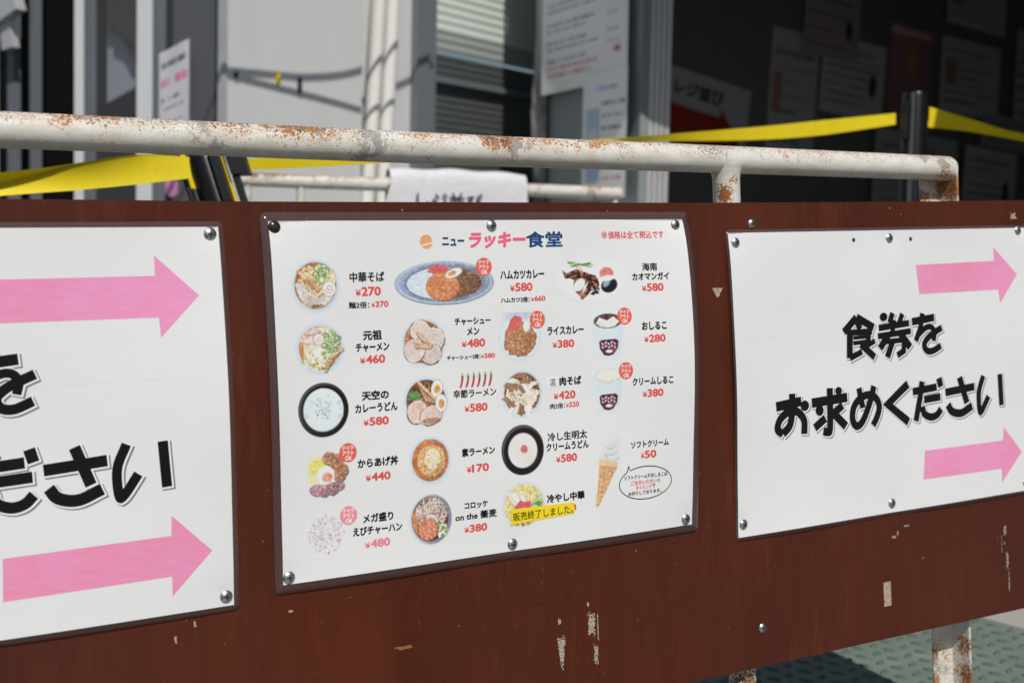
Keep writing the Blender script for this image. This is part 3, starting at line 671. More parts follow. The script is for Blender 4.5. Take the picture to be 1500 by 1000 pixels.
def d_soba(p):
    p.ell(0, 0, 1, 1, (176, 188, 206), soft=.08); p.put(p.E(.25, .05, .95, .98, soft=.3) * p.E(0, 0, 1, 1), (120, 132, 156)); p.ell(-.04, -.02, .88, .9, (96, 54, 34), var=.25); c = p.E(-.04, -.02, .86, .88)
    p.strands(140, .02, -.25, .74, .62, [(212, 190, 178), (186, 160, 146), (232, 216, 206), (150, 118, 104)], .045, c, .9, 2.2); p.put(c * p.E(-.85, .3, .22, .7, soft=.1), (206, 120, 56), .2)
    scallion(p, 26, .5, .5, .24, .3); p.specks(30, .5, .5, .25, .3, [(236, 240, 220), (120, 160, 70)], .03, .07)
    p.ell(-.15, .42, .49, .44, (130, 62, 32), wob=.05); p.ell(-.16, .4, .47, .42, (222, 124, 88), wob=.07, var=.2, fr=20); p.specks(60, -.16, .4, .42, .38, [(238, 150, 112), (196, 98, 60)], .02, .05)
def d_chicken(p):
    p.ell(0, 0, 1, 1, (213, 222, 227), soft=.06); p.ell(0, -.02, .97, .95, (222, 226, 228), soft=.1); p.put(p.E(.05, .1, .9, .85, soft=.3) * .6, (226, 227, 226))
    for k in range(7): p.line([(-.64 + .03 * k, -.72 + .06 * (k % 4)), (-.05 + .05 * (k % 3), -.52 - .05 * (k % 4))], .06, [(70, 120, 50), (120, 166, 90), (190, 214, 160)][k % 3], var=.15)
    p.poly([(-.5, -.5), (-.3, -.6), (-.25, -.4), (-.45, -.3)], (222, 200, 180), var=.15)
    for P_ in ([(-.82, -.4), (-.7, -.24), (-.45, -.4), (-.3, -.36), (-.08, -.2), (.1, -.12), (.14, .05), (-.1, .1), (-.25, .4), (-.3, .72), (-.36, .78), (-.46, .6), (-.52, .35), (-.5, .05), (-.62, -.02), (-.75, .0)],
               [(-.05, -.05), (.16, .0), (.2, .35), (.1, .55), (.2, .72), (.05, .62), (.0, .4), (-.1, .7), (-.3, .95), (-.36, .84), (-.2, .5)]):
        p.poly(P_, (150, 84, 56), var=.55, fr=11)
    p.strands(26, -.25, .1, .5, .6, [(34, 20, 18), (60, 30, 22)], .06, p.A * (p.c[..., 1] < 150), .4, 1.); p.ell(-.36, .28, .15, .3, (226, 226, 222), .3); p.specks(12, .1, .6, .12, .2, [(30, 24, 24)], .02, .05)
    p.ell(.41, -.2, .19, .27, (234, 112, 96), .1, wob=.14, var=.12); p.ell(.46, .34, .27, .38, (228, 230, 232), .2); p.ell(.47, .34, .22, .33, (26, 24, 32), .2); p.put(p.E(.40, .22, .09, .2, .3, .05) * .9, (150, 176, 206)); p.ell(.42, .02, .2, .13, (224, 226, 226), -.2)
def d_rice_curry(p):
    p.ell(0, 0, 1, 1, (196, 214, 226), soft=.07); p.ell(0, .02, .93, .93, (212, 226, 234)); p.put(p.E(0, -.9, .7, .25, soft=.2) * .5, (150, 172, 206))
    p.ell(0, .12, .76, .76, (176, 112, 66), wob=.14, var=.22, fr=10); p.specks(150, 0, .1, .66, .66, [(206, 150, 104), (150, 88, 50), (222, 176, 136)], .015, .04)
    p.ell(.32, -.4, .16, .2, (236, 236, 230)); p.poly([(-.55, -.3), (-.45, -.7), (-.2, -.9), (.1, -.8), (.15, -.55), (-.1, -.35), (-.35, -.2)], (218, 80, 70), var=.22, fr=14)
def d_meat(p):
    c = bowl(p, (150, 88, 48)); p.strands(60, 0, 0, .8, .8, [(110, 60, 34), (176, 116, 70), (86, 46, 28)], .04, c)
    for _ in range(60):
        a = p.rg.uniform(0, 6.28); r = .72 * math.sqrt(p.rg.random()); x, y = r * math.cos(a), r * math.sin(a); th = p.rg.uniform(0, 3.1); L = p.rg.uniform(.15, .4); q = p.rg.uniform(.06, .15)
        cx, sx = math.cos(th), math.sin(th)
        p.poly([(x - cx * L - sx * q, y - sx * L + cx * q), (x + cx * L * .8 - sx * q * .5, y + sx * L * .8 + cx * q * .5), (x + cx * L + sx * q, y + sx * L - cx * q), (x - cx * L * .6 + sx * q, y - sx * L * .6 - cx * q)], p.rg.choice([(232, 228, 212), (222, 212, 188), (238, 238, 232), (206, 190, 160), (150, 104, 70)]), var=.1)
def d_pink_udon(p):
    p.ell(0, 0, 1, 1, (30, 24, 26)); p.put(p.E(0, -.02, .96, .96) * (1 - p.E(.04, .05, .93, .93)), (74, 66, 68)); p.ell(.0, .02, .70, .71, (120, 110, 110)); p.ell(0, .02, .68, .69, (226, 220, 216), var=.03, fr=4); p.put(p.E(.2, .3, .4, .3, soft=.4) * .3, (226, 206, 196)); p.ell(.06, -.03, .165, .165, (210, 92, 96), wob=.1, var=.15)
def d_cold(p):
    p.ell(0, 0, 1, 1, (204, 216, 224), soft=.1); p.ell(0, .02, .9, .9, (222, 200, 140), var=.2); c = p.E(0, .02, .9, .9)
    p.strands(60, 0, .3, .8, .6, [(236, 212, 140), (222, 186, 104)], .04, c)
    for k in range(14): p.line([(-.75 + .06 * k, -.55 + .02 * (k % 3)), (-.25 + .03 * k, .12)], .06, p.rg.choice([(232, 224, 216), (214, 200, 196), (240, 238, 232)]), clip=c)
    for k in range(10): p.line([(.2 + .06 * k, .1 - .02 * k), (.85, -.35 + .12 * k)], .06, p.rg.choice([(120, 170, 80), (176, 206, 130), (90, 140, 60)]), clip=c)
    p.strands(30, .2, -.6, .5, .22, [(240, 222, 130), (226, 204, 110)], .04, c, .5)
    p.poly([(-.4, .05), (-.15, -.2), (.05, -.1), (.3, -.15), (.35, .1), (.15, .35), (-.2, .45), (-.4, .3)], (222, 76, 88), var=.2, fr=14); p.specks(50, -.2, .8, .5, .12, [(226, 150, 90), (176, 110, 60), (200, 210, 190)], .03, .06)
def cup(p, top, mochi):
    p.poly([(-.98, -.62), (.98, -.62), (.66, .88), (.4, .98), (0, 1.), (-.4, .98), (-.66, .88)], (206, 222, 232), var=.03); p.ell(0, -.62, .98, .36, (212, 226, 234))
    p.put(p.E(.75, .1, .3, .9, 0, .3) * p.A * .4, (192, 210, 224))
    p.ell(0, -.5, .82, .3, top, var=.15)
    if mochi: p.poly([(-.7, -.42), (-.5, -.66), (-.05, -.52), (.35, -.68), (.68, -.46), (.4, -.27), (0, -.22), (-.42, -.27)], (222, 222, 216), var=.06)
    else: p.ell(0, -.54, .74, .24, (226, 226, 216), wob=.15, var=.06)
    p.poly([(-.56, .34), (-.42, .26), (.42, .24), (.58, .32), (.54, .6), (.28, .86), (0, .92), (-.28, .88), (-.52, .62)], (96, 26, 52), var=.15)
    for y in (.40, .54):
        for k in range(5): p.line([(-.4 + .18 * k, y), (-.32 + .18 * k, y + .05 * (-1) ** k)], .06, (222, 210, 214))
    p.ell(.02, .73, .22, .07, (226, 226, 226)); p.put(p.E(.3, .66, .16, .05) * .8, (190, 60, 80))
def d_cone(p):
    p.ell(.12, -.34, .68, .20, (208, 212, 212), .12, .16); p.ell(.25, -.52, .56, .22, (212, 216, 216), .1, .2); p.ell(.45, -.74, .40, .16, (211, 215, 215), -.2, .14); p.poly([(.3, -.72), (.92, -.98), (.85, -.6)], (210, 214, 214))
    for y, q in ((-.32, .6), (-.5, .5), (-.68, .32)): p.line([(-q + .25, y), (q * .3 + .2, y + .04), (q + .2, y - .05)], .05, (188, 192, 190))
    p.specks(5, -.2, -.36, .3, .06, [(206, 190, 150)], .03, .06)
    body = [(-.60, -.34), (.65, -.20), (.62, -.06), (.42, .07), (-.72, .93), (-.93, .99), (-.96, .90), (-.78, .4), (-.66, -.1)]
    p.poly(body, (222, 168, 112), var=.12, soft=.04); m = p.A * (p.c[..., 2] < 176)
    for k in range(8): p.line([(-.9 + .26 * k, -.3), (-1.5 + .26 * k, .95)], .045, (196, 134, 80), clip=m)
    for k in range(10): p.line([(-1.1, -.25 + .14 * k), (.8, .12 + .14 * k)], .03, (200, 138, 84), clip=m)
    p.poly([(-.62, -.37), (.67, -.23), (.63, -.09), (-.64, -.2)], (230, 182, 128), var=.1); p.line([(-.62, -.19), (.6, -.06)], .03, (190, 128, 76))
def d_chili(p):
    for k in range(6):
        x = -.82 + .33 * k
        p.line([(x + .06, -.45), (x + .05, -.1), (x, .4), (x - .06, .8)], .12, (196, 40, 48), var=.1); p.line([(x - .03, .6), (x - .09, .92)], .06, (190, 40, 48)); p.line([(x + .05, -.5), (x + .06, -.92)], .06, (70, 130, 60)); p.ell(x + .06, -.5, .08, .14, (80, 140, 66))
def d_logo(p):
    p.ell(0, 0, 1, 1, (236, 152, 82), soft=.08, var=.03); p.line([(-1.1, .62), (1.1, .1)], .2, (222, 222, 222))
DRAW = dict(shoyu=d_shoyu, chaamen=d_chaamen, white_udon=d_white_udon, karaage=d_karaage, fried_rice=d_fried_rice, curry_plate=d_curry_plate, chashu=d_chashu, spicy=d_spicy, plain=d_plain, soba=d_soba,
            chicken=d_chicken, rice_curry=d_rice_curry, meat=d_meat, pink_udon=d_pink_udon, cold=d_cold, cone=d_cone, chili=d_chili, logo=d_logo,
            cup_a=lambda p: cup(p, (84, 52, 46), True), cup_b=lambda p: cup(p, (210, 206, 190), False))

TXT = [('中華そば', 'k', 84.9, 49.2, 32.4, 7.9), ('¥270', 'r', 85.6, 61.1, 23.2, 7.5), ('麺2倍：', 'k', 76.6, 72.2, 19.2, 5.1), ('¥370', 'r', 96.0, 72.0, 15.5, 5.1), ('元祖', 'k', 88.0, 97.5, 17.8, 7.6),
('チャーメン', 'k', 87.8, 107.6, 31.4, 7.0), ('¥460', 'r', 87.4, 117.5, 23.2, 6.9), ('チャーシュー', 'k', 184.8, 89.9, 36.1, 5.9), ('メン', 'k', 184.9, 98.6, 12.4, 6.2), ('¥480', 'r', 184.8, 108.8, 23.1, 7.0),
('チャーシュー2倍：', 'k', 174.7, 120.5, 33.3, 3.9), ('¥580', 'r', 199.1, 120.5, 13.8, 4.1), ('ハムカツカレー', 'k', 237.6, 50.6, 46.2, 7.3), ('¥580', 'r', 235.8, 61.8, 23.2, 7.4), ('ハムカツ2倍：', 'k', 229.0, 72.9, 30.1, 4.4),
('¥660', 'r', 253.2, 72.5, 15.0, 4.7), ('海南', 'k', 376.7, 47.0, 16.8, 6.9), ('カオマンガイ', 'k', 377.2, 55.8, 40.6, 6.5), ('¥580', 'r', 378.8, 66.1, 23.4, 7.4), ('ライスカレー', 'k', 281.3, 102.0, 39.3, 7.1),
('¥380', 'r', 278.5, 114.1, 23.1, 7.0), ('おしるこ', 'k', 378.1, 102.0, 27.1, 7.2), ('¥280', 'r', 378.2, 113.8, 22.9, 7.2), ('※価格は全て税込です', 'r', 360.1, 16.8, 70.5, 7.0), ('天空の', 'k', 88.4, 147.4, 25.3, 7.2),
('カレーうどん', 'k', 88.9, 157.6, 39.7, 6.9), ('¥580', 'r', 88.1, 169.0, 23.2, 6.8), ('からあげ丼', 'k', 88.2, 203.1, 37.8, 7.2), ('¥440', 'r', 87.8, 215.1, 22.8, 6.8), ('メガ盛り', 'k', 86.5, 249.1, 28.2, 6.9),
('えびチャーハン', 'k', 85.7, 259.3, 45.7, 6.9), ('¥480', 'p', 85.0, 270.6, 23.0, 6.8), ('辛節ラーメン', 'k', 184.6, 152.2, 43.4, 6.8), ('¥580', 'r', 185.1, 164.8, 23.1, 7.0), ('素ラーメン', 'k', 185.6, 203.0, 33.8, 6.8),
('¥170', 'r', 184.5, 217.4, 22.3, 6.9), ('コロッケ', 'k', 181.6, 249.2, 23.7, 5.6), ('on the 蕎麦', 'k', 181.2, 258.3, 42.1, 6.6), ('¥380', 'r', 180.5, 269.4, 22.8, 6.7), ('肉そば', 'k', 284.8, 147.9, 23.7, 7.5),
('¥420', 'r', 278.2, 160.3, 23.1, 7.2), ('肉2倍：', 'k', 270.2, 169.7, 16.1, 4.5), ('¥520', 'r', 286.5, 169.5, 13.7, 4.7), ('クリームしるこ', 'k', 374.7, 153.4, 44.9, 6.8), ('¥380', 'r', 374.8, 164.8, 22.5, 7.2),
('冷し生明太', 'k', 279.6, 197.2, 42.8, 7.2), ('クリームうどん', 'k', 279.3, 206.2, 46.1, 6.8), ('¥580', 'r', 277.7, 217.2, 22.4, 7.2), ('ソフトクリーム', 'k', 370.6, 212.1, 42.9, 6.0), ('¥50', 'r', 369.0, 222.0, 17.4, 7.2),
('ソフトクリームやおしるこは', 't', 365.2, 242.1, 49.9, 3.9), ('ご注文いただいた', 'u', 365.0, 247.6, 34.8, 4.0), ('タイミング', 'u', 362.7, 252.3, 18.9, 3.9), ('で', 't', 374.2, 252.1, 3.5, 3.4), ('お作りしております。', 't', 363.7, 257.3, 38.5, 3.7),
('冷やし中華', 'k', 275.1, 252.3, 40.9, 7.2)]
DISH = [('shoyu', 37.6, 55.4, 21.8, 21.9), ('chaamen', 39.2, 106.2, 22.6, 21.1), ('white_udon', 40.2, 156.2, 22.9, 22.1), ('karaage', 41.8, 209.0, 20.0, 19.5), ('fried_rice', 38.6, 258.2, 19.3, 19.0), ('curry_plate', 159.1, 55.9, 48.2, 18.7),
('chashu', 136.3, 106.0, 21.7, 20.9), ('spicy', 136.1, 156.3, 22.0, 21.2), ('plain', 137.7, 206.7, 20.5, 20.9), ('soba', 136.5, 256.8, 20.1, 21.3), ('chicken', 312.5, 55.9, 39.6, 20.6), ('rice_curry', 232.5, 105.4, 22.1, 21.1),
('meat', 233.1, 156.2, 21.7, 21.5), ('pink_udon', 231.5, 206.0, 22.2, 22.2), ('cold', 230.3, 254.3, 22.9, 20.6), ('cup_a', 327.5, 106.9, 18.6, 22.6), ('cup_b', 325.7, 157.2, 17.7, 22.3), ('cone', 322.7, 233.9, 15.5, 32.1), ('chili', 185.9, 140.8, 17.5, 6.9), ('logo', 142.3, 20.7, 6.1, 6.1)]
DLAB = dict(shoyu='round picture of noodle soup with white pork slices and green onion', chaamen='round picture of noodle soup heaped with vegetables', white_udon='black bowl picture full of white cream', karaage='picture of brown fried chicken around an egg', fried_rice='very faded pale picture of fried rice', curry_plate='oval steel plate picture with a round cutlet on curry', chashu='round picture of soup covered by four pork slices', spicy='round picture of dark soup with two half eggs', plain='round picture of plain noodles in orange soup', soba='round picture of grey noodles with an orange croquette', chicken='oval white plate picture with dark grilled chicken', rice_curry='oval picture of brown curry with red pickle', meat='round picture of noodle soup under white meat', pink_udon='black bowl picture with a red dot on white cream', cold='picture of cold noodles half hidden by the yellow strip', cup_a='paper cup picture with dark drink and white rice cake', cup_b='paper cup picture with pale cream on top', cone='ice cream cone picture', chili='row of six red chillies', logo='orange disc emblem cut by a white slanted line')
BADGES = [(198.2, 43.0, 8.1, 7.9, 'b'), (251.4, 91.3, 8.1, 8.0, 'b'), (346.1, 91.9, 8.0, 8.0, 'b'), (345.4, 142.3, 7.8, 8.0, 'b'), (60.9, 192.9, 8.0, 8.0, 'b'), (59.5, 244.7, 7.8, 7.8, 'bp')]
TX.prepare([q[0].lstrip('¥') for q in TXT] + ['¥', '580', '※', '価格は全て税込です'] + ['ニュー', 'ラッキー', '食堂', 'テイク', 'アウト', 'OK', '温', '販売終了しました。', 'レジ並び'])

# --- menu sheet
menu = Sheet(-210, -145.9, 0., 420, 291.8, 1.7, (6.0, 12., .9, .6, .72), 7., 'menu_sign', 'laminated white menu sheet with round dish pictures and red prices, between two arrow signs')
MENU_SCREWS = ((4.9, 7.6), (208.5, 7.7), (410.8, 8.3), (5.2, 289.0), (217.8, 288.5), (412.7, 288.6)); menu.off = 2.6; menu.scr = [(a, b - 2.6) for a, b in MENU_SCREWS]; menu.sheets()
for nm, u, v, a, b in DISH:
    p = Pic(a, b, 1.02, .5); p.rg = random.Random(len(nm) * 31 + int(u)); DRAW[nm](p)
    o = p.mesh(lambda x, y, u=u, v=v, a=a, b=b: menu.P(u + x * a, v + y * b, .05), 'emblem' if nm == 'logo' else 'dish_picture', M_PRINT, menu.root); o['label'] = DLAB[nm]
for s_, c_, u, v, wd_, ht in TXT:
    small = ht < 5.3; ht *= 1.1 if c_ == 'k' else 1.04
    nm = {'k': 'dish_name', 'r': 'price', 'p': 'price', 't': 'note_text', 'u': 'note_text'}[c_]
    mt = M_INK[{'k': 'k', 'r': 'r', 'p': 'p', 't': 'k', 'u': 'r'}[c_]]
    if s_[0] == '※': nm = 'tax_note'
    if small and c_ == 'k': nm = 'extra_note'
    bd = .042 if c_ in 'rp' else (.034 if c_ in 'tu' else .05)
    if s_ in ('中華そば', '海南', '麺2倍：', 'on the 蕎麦', '冷し生明太', '辛節ラーメン', '肉2倍：'): bd = .034
    if s_[0] == '※':
        put_text(menu, nm, mt, '※', u - wd_ / 2 + 3.2, v, 6.8, 6.8, bold=0.); s_ = s_[1:]; u += 3.7; wd_ -= 7.4; bd = .03
    if s_[0] == '¥':                          # the yen sign is printed smaller than the figures
        y_ = wd_ * .215
        put_text(menu, nm, mt, s_[1:], u + y_ / 2 + .2, v, wd_ - y_, ht, bold=.044)
        put_text(menu, 'yen_sign', mt, '¥', u - wd_ / 2 + y_ / 2 - .2, v + ht * .12, y_ * .98, ht * .70, bold=.036)
        continue
    put_text(menu, nm, mt, s_, u, v, wd_, ht, bold=bd)
put_text(menu, 'shop_title', M_INK['n'], 'ニュー', 168.8, 20.8, 22.0, 7.6, bold=.05)
put_text(menu, 'shop_title', M_INK['l'], 'ラッキー', 213.4, 20.0, 58.5, 14.5, bold=.062, shear=.24)
put_text(menu, 'shop_title', M_INK['n'], '食堂', 262.4, 20.0, 39.0, 14.4, bold=.035)
for u, v, a, b, k in BADGES:
    o = menu.poly([(u + a * math.cos(q * math.pi / 18), v + b * math.sin(q * math.pi / 18)) for q in range(36)], 'takeout_badge', M_INK[k], .10)
    for s_, dy, wd_ in (('テイク', -4.0, 10.5), ('アウト', .3, 10.5), ('OK', 4.6, 6.4)):
        put_text(menu, 'badge_text', M_INK['wt'], s_, u + (.3 if s_ == 'OK' else 0), v + dy, wd_, 3.7, bold=.03, h=.16, rot=-.02, parent=o)
# speech bubble: ring with a tail
q = MB(); k = 72; bc = (364.7, 248.3); tail = {}
def bub(d):
    o = []
    for i in range(k):
        a = 2 * math.pi * i / k; x, y = bc[0] + (30.6 - d) * math.cos(a), bc[1] + (15.8 - d) * math.sin(a)
        if i == 46: x, y = 346.0 + d * .9, 230.2 + d * 2.2
        o.append((x, y))
    return o
a0, a1 = bub(0), bub(.95)
q.add([menu.P(x, y, .07) for x, y in a0] + [menu.P(x, y, .07) for x, y in a1], [(i, i + k, (i + 1) % k + k, (i + 1) % k) for i in range(k)])
q.build('speech_bubble', M_INK['k'], menu.root)
# pasted strips
o = menu.poly([(216.3, 257.4), (283.5, 257.9), (283.8, 268.1), (217.1, 271.0)], 'pasted_strip', M_INK['yel'], .30); o['label'] = 'yellow pasted strip over the bottom dish'
put_text(menu, 'strip_text', M_INK['k'], '販売終了しました。', 250.4, 264.2, 63.5, 7.6, bold=.012, h=.36, rot=.012, parent=o)
put_text(menu, 'price', M_INK['r'], '580', 277., 262.6, 18, 7.0, bold=.036)
o = menu.poly([(259.5, 143.2), (270.6, 143.0), (271., 152.2), (259.8, 152.6)], 'pasted_strip', M_INK['lw'], .22); o['label'] = 'small white pasted strip beside a dish name'
put_text(menu, 'strip_text', mat('grey_ink', ink(70, 72, 78), .35), '温', 265.6, 148.0, 7.0, 6.6, bold=.008, h=.28, parent=o)
for i, (u, v) in enumerate(MENU_SCREWS):
    screw(menu.root, menu.P(u, v, .25), M_BROWNSCREW if i == 0 else M_STEEL)

# --- arrow signs (the same print on both)
GLYPH = {'eat': [(8.3, (151.1, 104.3), (169.5, 89.6)), (8.3, (169.5, 89.6), (194.1, 101.5)), (7.9, (170.3, 94.1), (174.3, 102.1)), (8.7, (159.7, 103.7), (158.4, 131.6)), (6.7, (158.4, 131.6), (176.5, 125.7)), (6.7, (159.0, 105.2), (191.7, 105.3)), (7.1, (186.8, 105.0), (185.7, 116.0)), (3.9, (164.1, 110.9), (185.9, 110.5)), (4.7, (163.9, 116.4), (187.9, 115.3)), (7.9, (174.7, 117.7), (194.8, 132.7)), (5.9, (195.6, 115.4), (179.9, 121.5))],
'ken': [('dot', 208.9, 91.1, 5.8, 4.7), (7.5, (222.6, 87.4), (217.6, 97.8)), (7.1, (237.2, 88.8), (232.2, 98.5)), (7.1, (201.3, 102.3), (247.4, 99.2)), (6.7, (199.8, 110.9), (249.8, 107.9)), (6.7, (224.9, 95.0), (221.6, 107.6)), (8.7, (215.9, 109.7), (202.5, 124.0)), (8.7, (233.9, 109.8), (248.5, 125.3)), (5.9, (211.1, 117.3), (241.6, 116.6)), (8.3, (222.3, 116.4), (213.2, 133.8)), (7.1, (238.9, 116.8), (238.3, 128.4), (228.4, 132.6))],
'wo': [(8.3, (251.6, 98.1), (286.6, 94.9)), (7.5, (268.2, 89.7), (264.7, 104.9), (257.1, 119.0)), (6.7, (262.0, 112.0), (273.3, 105.3), (281.9, 105.4), (286.3, 111.6), (284.5, 120.5)), (7.5, (297.9, 106.5), (279.9, 114.1), (270.4, 122.2), (273.3, 129.6), (282.6, 131.0), (295.8, 126.0))],
'ku': [(9.5, (243.5, 164.0), (211.8, 183.3), (242.5, 204.7))],
'da': [(8.3, (250.4, 172.9), (287.9, 170.4)), (8.3, (265.3, 162.8), (261.7, 179.1), (253.6, 204.8)), (8.7, (291.4, 160.8), (294.2, 170.8)), (8.3, (267.4, 182.7), (293.0, 181.4)), (8.3, (264.2, 189.8), (267.3, 198.1), (277.0, 202.2), (286.5, 200.5), (293.4, 194.5))],
'sa': [(8.7, (300.8, 177.4), (347.0, 174.1)), (8.7, (323.6, 162.2), (334.4, 191.4)), (9.1, (304.0, 190.8), (310.4, 198.8), (324.7, 201.6), (342.6, 195.1))],
'i': [(7.5, (361.6, 163.1), (354.1, 180.9), (354.6, 201.0), (358.6, 201.3), (369.7, 186.3)), (7.9, (388.9, 162.9), (391.0, 198.3))],
'o': [(9.8, (53.4, 173.8), (88.2, 170.7)), (8.8, (75.9, 162.1), (75.1, 179.3), (71.3, 193.7), (61.8, 201.6)), (8.6, (61.8, 201.6), (54.7, 196.4), (58.2, 187.1), (69.5, 180.3), (81.8, 180.8), (90.7, 189.8), (90.6, 204.1)), ('dot', 92.6, 175.6, 6.0, 5.4)],
'moto': [(9.8, (102.3, 173.8), (152.5, 171.5)), (8.8, (128.3, 160.2), (126.4, 200.3), (122.8, 204.6), (116.8, 203.4)), ('dot', 140.5, 164.0, 4.9, 4.2), ('dot', 112.8, 182.0, 5.7, 5.6), (8.8, (120.5, 190.4), (105.0, 199.3)), (8.6, (145.4, 179.3), (131.9, 186.7)), (9.3, (130.1, 184.6), (149.1, 201.4))],
'me': [(7.9, (169.7, 163.1), (174.4, 184.4)), (8.4, (192.0, 162.6), (186.0, 177.6), (174.5, 196.8), (165.0, 202.6), (159.0, 195.5), (160.9, 183.3), (169.5, 175.0), (182.3, 171.2), (193.5, 174.9), (198.8, 184.4), (195.2, 194.6), (188.5, 203.7))]}
def stroke(pts, wd_):
    """a brush stroke with square ends as a strip of quads, wd_ wide"""
    P = [np.array(p_) for p_ in (curve(pts, 6) if len(pts) > 3 else pts)]
    vs = []
    for i, p_ in enumerate(P):
        if 0 < i < len(P) - 1:
            d0 = P[i] - P[i - 1]; d1 = P[i + 1] - P[i]; d0 = d0 / np.hypot(*d0); d1 = d1 / np.hypot(*d1); d = d0 + d1; d = d / np.hypot(*d); k = 1 / max(.6, d @ d0)
        else:
            d = (P[1] - P[0]) if i == 0 else (P[-1] - P[-2]); d = d / np.hypot(*d); k = 1
        nn = np.array([-d[1], d[0]]) * wd_ / 2 * k
        vs += [p_ + nn, p_ - nn]
    return vs, [(2 * i, 2 * i + 1, 2 * i + 3, 2 * i + 2) for i in range(len(P) - 1)]
def glyph_mesh(sh, key, fmap, grow, off, h, m, parent, ext=0.):
    q = MB(); z = 0
    for st in GLYPH[key]:
        z += 1
        if st[0] == 'dot':
            _, x, y, rx_, ry_ = st; vs = [(x + off[0] + (rx_ + grow) * math.cos(a * math.pi / 14), y + off[1] + (ry_ + grow) * math.sin(a * math.pi / 14)) for a in range(28)]; fs = [tuple(range(28))]
        else:
            pts = [np.array(p_, float) for p_ in st[1:]]
            if grow:
                e = pts[0] - pts[1]; pts[0] = pts[0] + e / np.hypot(*e) * grow; e = pts[-1] - pts[-2]; pts[-1] = pts[-1] + e / np.hypot(*e) * grow
            vs, fs = stroke([tuple(p_ + np.array(off)) for p_ in pts], st[0] + 2 * grow)
            if key == 'ku':                     # round the sharp corner
                pass
        q.add([sh.P(*fmap(x, y), h + .003 * z) for x, y in vs], fs)
    return q.build('letter' if m is M_INK['k'] else ('letter_outline' if m is M_INK['wt'] else 'letter_shadow'), m, parent)
def arrow_sign(sh, fmap, top, bot, marks=()):
    sh.sheets(marks)
    for A_ in (top, bot): sh.poly(A_, 'pink_arrow', M_ARROW, .06)
    for key in GLYPH:
        L = glyph_mesh(sh, key, fmap, 0, (0, 0), .34, M_INK['k'], sh.root)
        glyph_mesh(sh, key, fmap, .9, (.5, .5), .19, M_INK['wt'], L); glyph_mesh(sh, key, fmap, 1.0, (1.7, 1.5), .07, M_INK['g'], L)
right = Sheet(266.42, -132.35, -.00497, 441, 298.5, 1.5, (5.2, 2., .6, .8, .75), 3., 'arrow_sign', 'white sign with pink arrows and large black lettering on the right end of the board')
right.scr = ((9.0, 9.9), (223.2, 8.5), (428.0, 3.2), (7.1, 286.2), (214.3, 289.0), (430., 290.))
arrow_sign(right, lambda x, y: (x, y), [(260.8, 37.7), (386.2, 36.2), (385.4, 20.7), (423.2, 52.3), (393.4, 84.0), (391.3, 68.6), (264.7, 69.0)], [(265.4, 237.8), (392.4, 238.1), (394.0, 222.9), (423.9, 253.8), (388.4, 285.0), (388.2, 269.5), (261.9, 268.5)], [(14, 104, 130)])
for u, v in right.scr: screw(right.root, right.P(u, v, .25))
for u, v in ((170.1, 9.5), (254.1, 9.8)): right.poly([(u + 2.3 * math.cos(a * math.pi / 9), v + 2.3 * math.sin(a * math.pi / 9)) for a in range(18)], 'screw_hole', mat('hole_rim', (.035, .012, .01), .7), .08)
left = Sheet(-251.7 - 420, -142.2, .0015, 420, 297, 1.5, (2., 7.5, .6, .5, .9), 4.2, 'arrow_sign', 'white sign with pink arrows cut off by the left edge, nearest to the camera')
lm = lambda x, y: (373.5 + (x - 395.) * 1.01, y)
left.scr = ((413.2, 5.7), (413.9, 289.5), (6, 7), (7, 290))
arrow_sign(left, lm, [(238, 37.1), (367.8, 37.0), (367.7, 21.3), (401.1, 52.9), (369.9, 84.3), (369.1, 68.8), (238, 68.5)], [(246.7, 238.3), (371.4, 236.3), (372.1, 220.8), (403.3, 251.5), (370.6, 283.3), (370.7, 267.7), (245.7, 269.5)], [(250, 116, 160)])
for u, v in left.scr: screw(left.root, left.P(u, v, .25))

# ------------------------------------------------------------------ rear barrier with a sheet hung over it
rb = empty('barrier', at(620, 275, 2.9) - Vector((0, 0, .62)), 'second rusty white pipe barrier standing behind, with a white sheet hung over it', 'barrier')
q = MB(); e0, e1 = at(350, 262.5, 2.75), at(907, 283.5, 3.1)
e0d = (e1 - e0)
q.tube([e0 + e0d * t_ for t_ in (0, .004, .012, .3, .6, 1.)], [.006, .011, .0136, .0136, .0136, .0136], 24); q.build('top_rail', M_FAR_RAIL, rb)
for px_, d, r in ((441, 2.8, .0085), (903, 3.09, .006), (362, 2.76, .0085)):
    c0 = at(px_, 270, d); tt = (c0 - e0).dot(e0d) / e0d.length_squared; c0 = e0 + e0d * tt
    q = MB(); q.tube([c0, Vector((c0.x, c0.y, 0))], r, 16); q.build('post', M_FAR_RAIL, rb)
q = MB(); q.tube([e0 + e0d * .02 + Vector((0, 0, -.5)), e1 + Vector((0, 0, -.5))], .0136, 16); q.build('bottom_rail', M_FAR_RAIL, rb)
